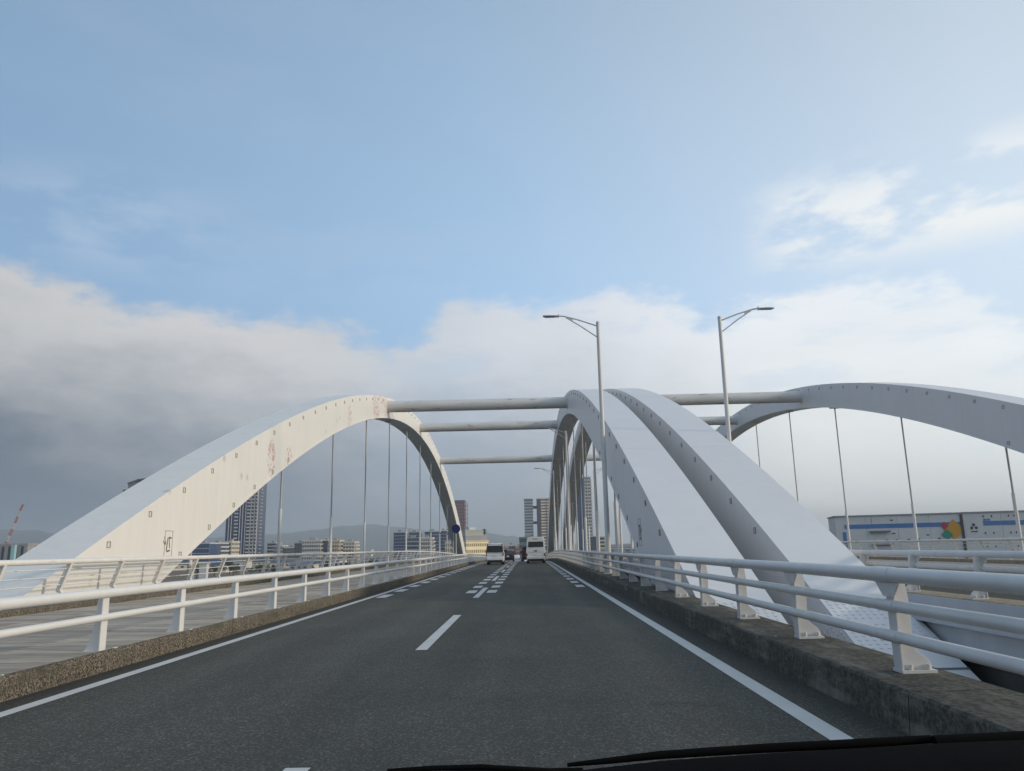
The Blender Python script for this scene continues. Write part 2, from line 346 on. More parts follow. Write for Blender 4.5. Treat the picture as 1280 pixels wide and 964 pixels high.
# ------------------------------------------------------------------ bridge decks, roads, pavements
MX = 10.95                       # the second bridge mirrors the first: x -> MX - x
ys = [-14, -8, 0, 6, 12, 20, 30, 40, 50, 60] + [60 + 6 * i for i in range(1, 51)]
def strip(x0, x1, dz, y0=-14, y1=360, yy=None):
    m = MB(); yl = [y0] + [y for y in ys if y0 < y < y1] + [y1]
    for y in yl: m.v += [(x0, y, dz + drop(y)), (x1, y, dz + drop(y))]
    for i in range(len(yl) - 1): m.f.append([2 * i, 2 * i + 1, 2 * i + 3, 2 * i + 2]); m.sm.append(False)
    return m
def slab(m, sec, y0, y1, step=True):
    """closed cross-section sec (x,z) swept along y following the deck's crest"""
    yl = [y0] + [y for y in ys if y0 < y < y1 and y >= 60] + [y1]; n = len(sec); b = len(m.v)
    for y in yl: m.v += [(x, y, z + drop(y)) for x, z in sec]
    for i in range(len(yl) - 1):
        for j in range(n): m.f.append([b + i * n + j, b + i * n + (j + 1) % n, b + (i + 1) * n + (j + 1) % n, b + (i + 1) * n + j]); m.sm.append(False)
    m.f.append([b + j for j in range(n)]); m.sm.append(False); m.f.append([b + (len(yl) - 1) * n + j for j in range(n - 1, -1, -1)]); m.sm.append(False)
    return m
road = tag(strip(-5.05, 2.64, 0.0).build('road', asphalt), 'dark grey two lane asphalt carriageway running up to the arches', kind='structure')
road2 = tag(strip(MX - 2.64, MX + 5.05, 0.0).build('road', asphalt), 'asphalt carriageway of the second bridge on the right', kind='structure')
dk = MB(); slab(dk, [(-11.0, -0.03), (3.36, -0.03), (3.36, -0.42), (3.2, -0.45), (3.2, -1.9), (-10.8, -1.9), (-10.8, -0.45), (-11.0, -0.42)], -14, 360)
tag(dk.build('bridge_deck', girder_paint), 'pale painted steel girder deck under the road', kind='structure')
dk = MB(); slab(dk, [(MX + 11.0, -0.03), (MX - 3.32, -0.03), (MX - 3.32, -0.18), (MX - 3.30, -0.20), (MX - 3.30, -0.66), (MX + 10.8, -0.66), (MX + 10.8, -0.45), (MX + 11.0, -0.42)], -14, 360)
for (a, b_) in ((-14, 360),): slab(dk, [(MX - 3.365, -0.19), (MX - 3.365, .278), (MX - 3.40, .278), (MX - 3.40, -0.12), (MX - 3.47, -0.12), (MX - 3.47, -0.19)], a, b_)
tag(dk.build('bridge_deck', girder_paint), 'pale painted steel girder deck of the second bridge', kind='structure')
ug = MB(); slab(ug, [(3.0, -2.1), (8.4, -2.1), (8.4, -2.6), (3.0, -2.6)], -14, 150); slab(ug, [(7.95, -0.67), (8.3, -0.67), (8.3, -2.09), (7.95, -2.09)], -14, 150)
ugo = tag(ug.build('cross_girder', under_dark), 'dark girder floor in the gap between the two bridge decks', kind='structure')
for y in range(-6, 60, 3):
    MB().box(7.83, 7.948, y, y + .12, -2.09, -0.68).build('stiffener', under_dark, ugo)

# kerbs cast in lengths with open joints
kr = bpy.data.objects.new('kerb', None); COL.objects.link(kr); tag(kr, 'mossy dark concrete kerb under the right hand guardrail', kind='structure')
secR = [(2.62, -0.02), (2.645, .265), (2.665, .285), (3.34, .29), (3.36, .27), (3.36, -0.02)]
y = -14.25
while y < 300:
    step = 5.0 if y < 60 else 20.0
    m = MB(); slab(m, secR, y + .008, y + step - .008); m.build('kerb_segment', kerb_right, kr); y += step
kl = bpy.data.objects.new('kerb', None); COL.objects.link(kl); tag(kl, 'rough brown exposed aggregate kerb along the left pavement', kind='structure')
secL = [(-5.03, -0.02), (-5.045, .19), (-5.06, .222), (-5.075, .230), (-5.115, .230), (-5.12, -0.02)]
y = -13.2
while y < 300:
    step = 4.0 if y < 60 else 20.0
    m = MB(); slab(m, secL, y + .006, y + step - .006); m.build('kerb_segment', kerb_left, kl); y += step
kp = bpy.data.objects.new('kerb', None); COL.objects.link(kp); tag(kp, 'low weathered kerb under the left pedestrian parapet', kind='structure')
m = MB(); slab(m, [(-10.12, .20), (-10.13, .335), (-10.16, .35), (-10.92, .35), (-10.95, .33), (-10.95, .20)], -14, 300); m.build('kerb_segment', kerb_left, kp)
k2 = bpy.data.objects.new('kerb', None); COL.objects.link(k2); tag(k2, 'tan concrete kerb under the nearer guardrail of the second bridge', kind='structure')
m = MB(); slab(m, [(MX - a, z) for a, z in secR], -14, 300); m.build('kerb_segment', kerb_tan, k2)
k3 = bpy.data.objects.new('kerb', None); COL.objects.link(k3); tag(k3, 'kerb between carriageway and footway on the second bridge', kind='structure')
m = MB(); slab(m, [(MX - a, z) for a, z in secL], -14, 300); m.build('kerb_segment', kerb_tan, k3)
m = MB(); slab(m, [(MX + 10.12, .20), (MX + 10.14, .35), (MX + 10.93, .35), (MX + 10.95, .20)], -14, 300); m.build('kerb_segment', kerb_tan, k3)

# pavement: laid rows of slabs near by, a joint pattern beyond
def pave_far():
    m = bpy.data.materials.new('paver_far'); m.use_nodes = True; q = NT(m.node_tree); b = m.node_tree.nodes['Principled BSDF']
    P = q.n('ShaderNodeNewGeometry').outputs['Position']
    br = q.n('ShaderNodeTexBrick'); q.put(br.inputs['Vector'], P); br.inputs['Scale'].default_value = 1.0
    br.inputs['Brick Width'].default_value = 1.27; br.inputs['Row Height'].default_value = 0.4; br.inputs['Mortar Size'].default_value = 0.02
    q.put(br.inputs['Color1'], (.35, .305, .25)); q.put(br.inputs['Color2'], (.42, .365, .305)); q.put(br.inputs['Mortar'], (.12, .105, .09))
    f = q.lin(q.noise(q.vm('MULTIPLY', P, (.3, 1.5, 1)), 1.5, 5), .3, .7, .8, 1.15)
    q.put(b.inputs['Base Color'], q.vm('MULTIPLY', br.outputs['Color'], q.comb(f, f, f))); b.inputs['Roughness'].default_value = .85
    return m
pf = pave_far()
sw = tag(strip(-10.13, -5.125, 0.20).build('sidewalk', pf), 'grey paved pedestrian walkway left of the road', kind='structure')
tag(strip(MX + 5.125, MX + 10.13, 0.20).build('sidewalk', pf), 'paved pedestrian walkway of the second bridge', kind='structure')
pv_src = []
for s_ in range(4):
    m = MB(); m.box(-.615, .615, -.188, .188, -0.02, 0.0); o_ = m.mesh('paving_slab', bevel=0.006); o_.materials.append(paver); pv_src.append(o_)
cnt = 0; row = 0; y = 6.0
while y < 36 and cnt < 296:
    offx = [0.0, -.55][row % 2]
    xs0 = -10.12
    for i in range(4):
        x = -9.495 + i * 1.247
        o_ = bpy.data.objects.new('paving_slab', pv_src[i]); COL.objects.link(o_); o_.parent = sw
        o_.location = (x, y, .2235 + random.uniform(-.0025, .0035)); o_.rotation_euler = (random.uniform(-.004, .004), random.uniform(-.003, .003), 0); cnt += 1
    y += .40; row += 1

# road markings (4 mm proud), each one a piece of the road
def mark(name, pts, parent=road, z=.004):
    m = MB(); m.add([(x, y, z + drop(y)) for x, y in pts], [tuple(range(len(pts)))]); return m.build(name, road_paint, parent)
ol = tag(strip(-4.70, -4.55, .004, -10, 300).build('edge_line', road_paint, road), None); tag(strip(2.03, 2.20, .004, -10, 300).build('edge_line', road_paint, road), None)
strip(MX - 2.20, MX - 2.03, .004, -10, 300).build('edge_line', road_paint, road2); strip(MX + 4.55, MX + 4.70, .004, -10, 300).build('edge_line', road_paint, road2)
for i in range(-1, 22):
    y0 = 10.85 + 11.05 * i - (0.12 if i < 0 else 0)
    mark('lane_dash', [(-1.56, y0), (-1.40, y0), (-1.40, y0 + 5.5), (-1.56, y0 + 5.5)])
    mark('lane_dash', [(MX + 1.40, y0), (MX + 1.56, y0), (MX + 1.56, y0 + 5.5), (MX + 1.40, y0 + 5.5)], road2)
for i in range(40):                         # slanted speed-reduction dots both sides of the lines
    y0 = 24.2 + 3.1 * i
    mark('speed_dot', [(-1.95, y0), (-1.65, y0), (-1.65, y0 + 1.5), (-1.95, y0 + 1.5)])
    mark('speed_dot', [(-1.31, y0), (-1.01, y0), (-1.01, y0 + 1.5), (-1.31, y0 + 1.5)])
    mark('speed_dot', [(1.62, y0 + 2.3), (1.90, y0 + 2.3), (1.90, y0 + 3.8), (1.62, y0 + 3.8)])
    mark('speed_dot', [(-4.45, y0 - 1.4), (-4.15, y0 - 1.4), (-4.15, y0 + .1), (-4.45, y0 + .1)])

# ------------------------------------------------------------------ arches
Y0, ZT, AT, ZB, AB, C4 = 78.7, 14.79, .08534 / 21.5, 13.21, .09274 / 21.5, 5.0e-8
def zt(y): u = y - Y0; return ZT - AT * u * u + 5.22e-8 * u ** 4
def zb(y): u = y - Y0; return ZB - AB * u * u + 4.79e-8 * u ** 4
lugm = MB(); a_ = .085; t_ = .020
for (x0, x1, z0, z1) in ((-a_, a_, a_ - t_, a_), (-a_, a_, -a_, -a_ + t_), (-a_, -a_ + t_, -a_ + t_, a_ - t_), (a_ - t_, a_, -a_ + t_, a_ - t_)):
    lugm.box(0, .022, x0, x1, z0, z1)
lug_me = lugm.mesh('lug'); lug_me.materials.append(mat('lug_steel', (0.30, 0.28, 0.25), .6, .3, 5))
hat_me = None
def arch(label, xi, xo, m, facedir, hy=None, lugs=True, group='painted steel arches of the twin bridge', hangers=True):
    """xi: face towards the road it carries, xo: outer face; facedir +1 when xi looks to +x"""
    t = thing('bridge_arch', label, 'bridge arch', ((xi + xo) / 2, Y0, 0), 0, group)
    lo, hi = min(xi, xo), max(xi, xo); mb = MB(); n = 150; Ys = [7.0 + (2 * (Y0 - 7.0)) * i / n for i in range(n + 1)]
    for (ea, eb) in (((lo, 't'), (hi, 't')), ((hi, 't'), (hi, 'b')), ((hi, 'b'), (lo, 'b')), ((lo, 'b'), (lo, 't'))):
        g = lambda e, y: (e[0], y, zt(y) if e[1] == 't' else zb(y))
        vs = []
        for y in Ys: vs += [g(ea, y), g(eb, y)]
        mb.add(vs, [(2 * i, 2 * i + 1, 2 * i + 3, 2 * i + 2) for i in range(n)], True)
    me_o = mb.build('rib', m, t)
    # raised edge strips along the lower corners of the box
    for x in (lo, hi):
        q = MB(); vs = []; s_ = -1 if x == lo else 1
        for y in Ys: vs += [(x + s_ * .02, y, zb(y) - .012), (x + s_ * .02, y, zb(y) + .05), (x - s_ * .02, y, zb(y) + .05), (x - s_ * .02, y, zb(y) - .012)]
        q.add(vs, [(4 * i + j, 4 * i + (j + 1) % 4, 4 * i + 4 + (j + 1) % 4, 4 * i + 4 + j) for i in range(n) for j in range(4)])
        q.build('flange_lip', m, t)
    if lugs:
        for side, x in ((1, xi), (0, xo)):
            d = facedir if side else -facedir
            for j in range(55):
                y = 20.5 + 2.15 * j
                if y > 2 * Y0 - 20: break
                for which in ('t', 'b'):
                    if which == 'b' and (side == 0 or y > 36): continue
                    z = zt(y) - .30 if which == 't' else zb(y + .3) + .14
                    sl_ = math.atan(-2 * AT * (y - Y0))
                    o_ = bpy.data.objects.new('lug', lug_me); COL.objects.link(o_); o_.parent = t
                    o_.location = (x - t.location.x - (.003 if d > 0 else -.003), y - Y0, z); o_.rotation_euler = (0, 0, 0 if d > 0 else math.pi)
    if hy is not None:
        z = zb(hy) + (zt(hy) - zb(hy)) * .36; s_ = facedir
        q = MB(); w_, h_ = .26, .42
        for (a, b_, c, d) in ((-w_, w_, h_ - .02, h_), (-w_, w_, -h_, -h_ + .02), (-w_, -w_ + .02, -h_ + .02, h_ - .02), (w_ - .02, w_, -h_ + .02, h_ - .02)):
            q.box(xi - .004 * s_, xi + .012 * s_, hy + a, hy + b_, z + c, z + d)
        q.build('hatch_frame', mat('hatch_edge', (0.40, 0.38, 0.34), .6, .3, 6), t)
        q = MB()
        for (yy, zz, a, b_, an) in ((-.22, .1, .04, .28, .5), (-.08, .0, .05, .42, -.15), (.06, .05, .04, .36, .2), (.02, -.2, .24, .05, .15), (.1, .2, .2, .045, -.1), (-.3, .05, .03, .16, .7)):
            ca, sa = math.cos(an), math.sin(an)
            pts = [(hy + yy + ca * p_ - sa * r_, z + zz + sa * p_ + ca * r_) for p_, r_ in ((-a / 2, -b_ / 2), (a / 2, -b_ / 2.4), (a / 2.6, b_ / 2), (-a / 2.2, b_ / 2.2))]
            q.prism(pts, 'x', min(xi - .004 * s_, xi + .006 * s_), max(xi - .004 * s_, xi + .006 * s_))
        q.build('paint_flake', mat('bare_steel', (0.09, 0.075, 0.06), .8, .4, 9), t)
    # bolted splice at the foot of the arch
    q = MB()
    def bolt(p, nrm):
        n_ = Vector(nrm).normalized(); a = n_.orthogonal().normalized(); b_ = n_.cross(a); vs = []
        for k_ in (-.004, .012):
            for j in range(6): th = j * math.pi / 3; vs.append(Vector(p) + n_ * k_ + (a * math.cos(th) + b_ * math.sin(th)) * .034)
        q.add(vs, [(j, (j + 1) % 6, 6 + (j + 1) % 6, 6 + j) for j in range(6)] + [(6, 7, 8, 9, 10, 11)])
    for iy in range(13):
        y = 14.7 + iy * .125 + (.10 if iy > 6 else 0)
        sl_ = -2 * AT * (y - Y0)
        for ix in range(10): bolt((lo + .13 + ix * .14, y, zt(y)), (0, -sl_, 1))
        for iz in range(10): bolt((lo, y, zt(y) - .14 - iz * .16), (-1, 0, 0)); bolt((hi, y, zt(y) - .14 - iz * .16), (1, 0, 0))
    bo = q.build('bolt', m, t); bo['kind'] = 'stuff'
    q = MB(); vs = []; yy = 14.05
    for (y) in (14.05, 14.10): vs += [(lo - .006, y, zt(y) + .012), (hi + .006, y, zt(y) + .012)]
    q.add(vs, [(0, 1, 3, 2)]); q.build('splice_edge', steel_dark, t)
    # plate joints: narrow raised weld bands round the box
    for y in (27.5, 41.0, 54.5, 68.0, 89.4, 102.9, 116.4, 129.9):
        q = MB(); sl_ = -2 * AT * (y - Y0); d_ = .018
        ring = lambda yy, e: [(lo - e, yy, zb(yy) - e), (hi + e, yy, zb(yy) - e), (hi + e, yy, zt(yy) + e), (lo - e, yy, zt(yy) + e)]
        vs = ring(y - d_, .001) + ring(y, .007) + ring(y + d_, .001)
        q.add(vs, [(4 * i + j, 4 * i + (j + 1) % 4, 4 * i + 4 + (j + 1) % 4, 4 * i + 4 + j) for i in range(2) for j in range(4)])
        q.build('weld_seam', m, t)
    if hangers:
        xm = (lo + hi) / 2
        for k_ in range(-1, 11):
            y = 37.0 + 9.72 * k_
            if zb(y) < 2.0: continue
            h = MB(); h.tube([(xm, y, -.2), (xm, y, zb(y) + .1)], .05, 8); ho = h.build('hanger', hanger_mat, t)
            s2 = MB(); s2.tube([(xm, y, .0), (xm, y, min(3.4, zb(y) * .6))], .085, 10); so_ = s2.build('hanger_sleeve', rail_paint, ho, off=tuple(t.location))
            s3 = MB(); s3.box(xm - .35, xm + .35, y - .12, y + .12, zb(y) - .10, zb(y) + .05); s3.build('hanger_socket', m, ho, off=tuple(t.location))
    return t
LI, LO, AL, AR = -11.13, -12.60, 3.48, 5.0
BL, BR, CL, CO = MX - AR + .02, MX - AL + .1, 22.35, 23.85
arch('leftmost white arch, sunlit cream inner face with pink rust patches', LI, LO, white_arch_rust, 1, hy=23.95)
arch('shaded pale arch just behind the right hand guardrail, nearest the lane', AL, AR, white_arch, -1, hy=24.1)
arch('pale arch second from the guardrail, behind the lane side arch', BR, BL, white_arch, 1)
arch('far right grey arch above the warehouse with dark hangers', CL, CO, white_arch, -1)

beams = ['nearest tubular cross beam over the road, rust spots on top', 'middle tubular cross beam over the road at the crown of the arches', 'farthest lowest tubular cross beam over the road',
         'nearest tubular cross beam over the second bridge, right of the lamp', 'middle tubular cross beam of the second bridge, half hidden', 'farthest tubular cross beam of the second bridge']
bi = 0
for (xa, xb) in ((LI, AL), (BR, CL)):
    for (y, z) in ((61.0, 12.78), (80.0, 14.0), (99.0, 12.6)):
        t = thing('cross_beam', beams[bi], 'cross beam', ((xa + xb) / 2, y, z), 0, 'tubular struts between the arches'); bi += 1
        q = MB(); q.tube([(xa - .02, y, z), (xb + .02, y, z)], .46, 28, caps=False); q.build('tube', beam_paint, t)
        for x, d in ((xa, 1), (xb, -1)):
            q = MB(); q.tube([(x - .01 * d, y, z), (x + .05 * d, y, z)], .53, 28); q.build('end_flange', rail_paint, t)
        for fx in (.33, .66):
            x = xa + (xb - xa) * fx; q = MB(); q.tube([(x - .015, y, z), (x + .015, y, z)], .468, 28); q.build('weld_band', beam_paint, t)

# ------------------------------------------------------------------ guardrails
def rail_line(x, z, rad, y0, y1, n=12):
    yl = [y0] + [y for y in ys if y0 < y < y1] + [y1]
    return MB().tube([(x, y, z + drop(y)) for y in yl], rad, n)
def right_post(sgn, h):
    """cast post, road side at x=0, foot flaring away from the road (sgn +1: outward is +x)"""
    pr = [(0, .025), (.238, .025), (.236, .055), (.226, .085), (.198, .118), (.160, .145), (.128, .172), (.110, .205), (.106, .25), (.112, .32), (.118, h - .22), (.108, h - .10), (.10, h - .03), (0, h - .03)]
    m = MB(); m.prism([(a * sgn, b) for a, b in pr], 'y', -.034, .034)
    f = MB(); f.box(min(0, -.016 * sgn), max(0, -.016 * sgn), -.068, .068, .022, h - .03)
    g = MB(); g.prism([(-.19, h - .035), (.19, h - .035), (.19, h - .06), (.085, h - .16), (-.085, h - .16), (-.19, h - .06)], 'x', min(-.017 * sgn, -.034 * sgn), max(-.017 * sgn, -.034 * sgn))
    b_ = MB(); b_.box(min(-.02 * sgn, .255 * sgn), max(-.02 * sgn, .255 * sgn), -.085, .085, 0, .024)
    n = MB()
    for (bx, by) in ((.06, .056), (.06, -.056), (.20, .056), (.20, -.056)): n.tube([(bx * sgn, by, .02), (bx * sgn, by, .065)], .017, 6)
    return m, f, g, b_, n
def left_post(sgn, h):
    pr = [(0, .0), (.19, .0), (.18, .03), (.145, .10), (.12, .20), (.10, .32), (.085, h - .12), (.07, h - .02), (0, h - .02)]
    m = MB(); m.prism([(a * sgn, b) for a, b in pr], 'y', -.016, .016)
    f = MB(); f.box(min(0, -.016 * sgn), max(0, -.016 * sgn), -.07, .07, .0, h - .02)
    b_ = MB(); b_.box(min(-.005 * sgn, .19 * sgn), max(-.005 * sgn, .19 * sgn), -.055, .055, -.004, .004)
    return m, f, b_
def guardrail(label, x, sgn, zbase, rails, posts, kind, y1, material, group):
    t = thing('guardrail', label, 'guardrail', (x, 0, zbase), 0, group)
    for (z, rad) in rails: rail_line(x - .018 * sgn, z, rad, -13, y1, 14).build('rail', material, t)
    src = None
    for i, y in enumerate(posts):
        if src is None:
            if kind == 'R':
                m, f, g, b_, n = right_post(sgn, rails[0][0] - zbase - rails[0][1] + .05)
                p = m.build('post', material, t, bevel=.004, off=(0, 0, 0)); ch = [f.build('flange', material, p, bevel=.003, off=(0, 0, 0)), g.build('gusset', material, p, off=(0, 0, 0)), b_.build('base_plate', material, p, off=(0, 0, 0)), n.build('anchor_bolt', material, p, off=(0, 0, 0))]
            else:
                m, f, b_ = left_post(sgn, rails[0][0] - zbase - rails[0][1] + .03)
                p = m.build('post', material, t, bevel=.004, off=(0, 0, 0)); ch = [f.build('flange', material, p, bevel=.003, off=(0, 0, 0)), b_.build('base_plate', material, p, off=(0, 0, 0))]
            src = (p, ch); p.location = (0, y, drop(y))
        else:
            p = inst('post', src[0], t, (0, y, drop(y)))
            if y < 75:
                for c in src[1]: c2 = c.copy(); COL.objects.link(c2); c2.parent = p
            else:
                c = src[1][0]; c2 = c.copy(); COL.objects.link(c2); c2.parent = p
    sl_src = {}
    for i, y in enumerate(posts):
        if y > 60 or i % 2: continue
        for (z, rad) in rails:
            if rad not in sl_src:
                q = MB(); q.tube([(0, -.16, 0), (0, .16, 0)], rad + .004, 14); sl_src[rad] = q.mesh('sleeve'); sl_src[rad].materials.append(material)
            o_ = bpy.data.objects.new('sleeve', sl_src[rad]); COL.objects.link(o_); o_.parent = t; o_.location = (-.018 * sgn, y + .05, z + drop(y) - zbase)
    return t
GG = 'tubular guardrails edging the carriageways'
guardrail('grey three tube guardrail on the right kerb, in front of the nearest arch', 2.975, 1, .288, [(1.05, .062), (.805, .047), (.565, .047)], [-10.04 + 2.37 * i for i in range(7, 80)] + [-10.04 + 2.37 * i for i in range(0, 7)], 'R', 190, rail_grey, GG)
guardrail('white two tube guardrail on the left kerb, between road and footway', -5.17, -1, .229, [(.895, .057), (.612, .042)], [3.11 + 2.15 * i for i in range(0, 83)], 'L', 190, rail_paint, GG)
guardrail('grey three tube guardrail of the second bridge, seen below the far right arch', MX - 3.0, -1, .288, [(1.05, .062), (.805, .047), (.565, .047)], [2.2 + 2.35 * i for i in range(0, 60)], 'R', 150, rail_grey, GG)
def parapet(label, x, sgn, y0, y1, spacing, group):
    zb_ = .345
    t = thing('parapet_railing', label, 'railing', (x, 0, zb_), 0, group)
    rail_line(x, 1.245, .062, -13, y1, 12).build('top_rail', rail_paint_worn, t)
    for z, dx_ in ((1.08, -.045), (.905, -.10), (.725, -.16), (.545, -.19)): rail_line(x + dx_ * sgn, z, .013, -13, y1, 6).build('rail_wire', rail_paint_worn, t)
    pl = [(0, 0), (-.21, .26), (0.0, .86)]; wd = .055
    pts = [(a * sgn - wd, b) for a, b in pl] + [(a * sgn + wd, b) for a, b in reversed(pl)]
    q = MB(); q.prism(pts, 'y', -.02, .02); f = MB()
    f.prism([(a * sgn + wd, b) for a, b in pl] + [(a * sgn + wd + .014, b) for a, b in reversed(pl)], 'y', -.045, .045)
    y = y0; src = None
    while y < y1:
        if src is None:
            p = q.build('post', rail_paint_worn, t, bevel=.003, off=(0, 0, 0)); p.location = (0, y, drop(y)); fl = f.build('flange', rail_paint_worn, p, off=(0, 0, 0)); src = (p, fl)
        else:
            p = inst('post', src[0], t, (0, y, drop(y))); c2 = src[1].copy(); COL.objects.link(c2); c2.parent = p
        y += spacing
    return t
PG = 'pedestrian parapets along the outer footways'
parapet('worn white wire parapet along the outer edge of the left footway', -10.5, 1, 1.8, 190, 2.28, PG)
parapet('thin parapet railing in front of the far warehouse, second bridge', MX + 10.5, -1, 1.0, 160, 2.28, PG)

# kerb reflectors
wr = mat('reflector_white', (0.75, 0.74, 0.70), .4, .1, 8); gr_ = mat('reflector_green', (0.03, 0.22, 0.15), .35, .1, 8)
def reflector(label, x, y, z, m1, m2, grp):
    t = thing('kerb_reflector', label, 'kerb reflector', (x, y, z), 0, grp)
    MB().box(-.016, .016, -.035, -.002, 0, .010).build('lens', m1, t, off=(0, 0, 0)); MB().box(-.016, .016, .002, .03, 0, .009).build('lens', m2, t, off=(0, 0, 0)); MB().box(-.02, .02, -.038, .034, -.004, .003).build('base', concrete, t, off=(0, 0, 0))
reflector('green and white reflector on the left kerb at the photo edge', -5.098, 7.66, .231, gr_, wr, None)
reflector('green reflector on the dark right kerb by a rail post', 2.76, 9.05, .292, gr_, gr_, None)
for i, y in enumerate((9.75, 11.9, 14.0, 16.1, 18.2, 20.3, 22.4)):
    reflector('small white reflector on top of the left kerb', -5.098, y, .231, wr, wr, 'white reflectors along the left kerb')

# ------------------------------------------------------------------ street lamps
def lamp(label, x, y, s, grp='street lamps along the bridge'):
    b = .288 + drop(y); t = thing('street_lamp', label, 'street lamp', (x, y, b), 0, grp); H = 10.02
    q = MB(); q.tube([(0, 0, 0), (0, 0, 1.2), (0, 0, 1.22), (0, 0, H)], [.115, .11, .10, .07], 14); q.build('pole', pole_paint, t, off=(0, 0, 0))
    q = MB(); q.tube([(0, 0, H - .04), (0, 0, H + .03)], .078, 14); q.build('cap', pole_paint, t, off=(0, 0, 0))
    q = MB(); q.box(-.2, .2, -.2, .2, 0, .03); q.build('base_plate', pole_paint, t, off=(0, 0, 0))
    q = MB(); q.tube([(s * .05, 0, H - .14), (s * .75, 0, H + .12), (s * 1.36, 0, H + .30), (s * 1.6, 0, H + .33)], .030, 8); q.build('arm', pole_paint, t, off=(0, 0, 0))
    q = MB(); q.tube([(s * .05, 0, H - .62), (s * .7, 0, H - .14), (s * 1.30, 0, H + .25)], .026, 8); q.build('brace', pole_paint, t, off=(0, 0, 0))
    q = MB(); q.prism([(s * .98, H + .02), (s * 1.34, H + .29), (s * 1.05, H + .21)], 'y', -.012, .012); q.build('gusset', pole_paint, t, off=(0, 0, 0))
    q = MB(); q.tube([(s * 1.585, 0, H + .33), (s * 1.61, 0, H + .33)], .085, 12); q.build('collar', pole_paint, t, off=(0, 0, 0))
    q = MB(); sec = [(-.10, 0), (-.085, .05), (-.03, .075), (.03, .075), (.085, .05), (.10, 0)]
    st = [(1.61, .55, 0), (1.72, .9, 0), (2.0, 1.0, .005), (2.18, .8, .01), (2.24, .35, .02)]
    vs = [(s * X, a * f, H + .285 + dz_ + b_ * (0.6 + .4 * f)) for X, f, dz_ in st for a, b_ in sec]; n = 6
    q.add(vs, [(i * n + j, i * n + (j + 1) % n, (i + 1) * n + (j + 1) % n, (i + 1) * n + j) for i in range(4) for j in range(n)] + [tuple(range(n)), tuple(range(5 * n - 1, 4 * n - 1, -1))], True)
    lu = q.build('luminaire', mat('luminaire_grey', (0.32, 0.33, 0.34), .4, .1, 4), t, off=(0, 0, 0))
    MB().box(min(s * 1.75, s * 2.15), max(s * 1.75, s * 2.15), -.075, .075, H + .276, H + .284).build('lens', mat('lamp_lens', (0.22, 0.23, 0.25), .2, .05, 4), lu, off=(0, 0, 0))
lamp('nearest street lamp on the right kerb, arm reaching left over the road', 3.10, 30.2, -1)
lamp('second street lamp on the right kerb, seen against the arch legs', 3.22, 60.0, -1)
lamp('third street lamp on the right kerb, small above the van', 3.22, 90.0, -1)
lamp('street lamp rising behind the pale arches, arm reaching right', MX - 3.0 + .05, 29.9, 1)
lamp('second street lamp of the other carriageway, behind the nearest lamp pole', MX - 3.0 + .05, 60.0, 1)
lamp('third street lamp of the other carriageway, small beside the tall pole', MX - 3.0 + .05, 90.0, 1)

# blue round sign on the left kerb
t = thing('road_sign', 'round dark blue road sign on a thin pole by the left kerb', 'road sign', (-5.3, 57.7, .236))
MB().tube([(0, 0, 0), (0, 0, 2.9)], .038, 10).build('pole', pole_paint, t, off=(0, 0, 0))
MB().tube([(0, -.05, 2.58), (0, -.065, 2.58)], .31, 28).build('disc', mat('sign_blue', (0.018, 0.03, 0.14), .4, .05, 3), t, off=(0, 0, 0))
MB().tube([(0, -.048, 2.58), (0, -.062, 2.58)], .325, 28).build('rim', mat('sign_rim', (0.05, 0.06, 0.16), .5, .05, 3), t, off=(0, 0, 0))
MB().box(-.06, .06, -.05, .05, 2.5, 2.66).build('bracket', pole_paint, t, off=(0, 0, 0))

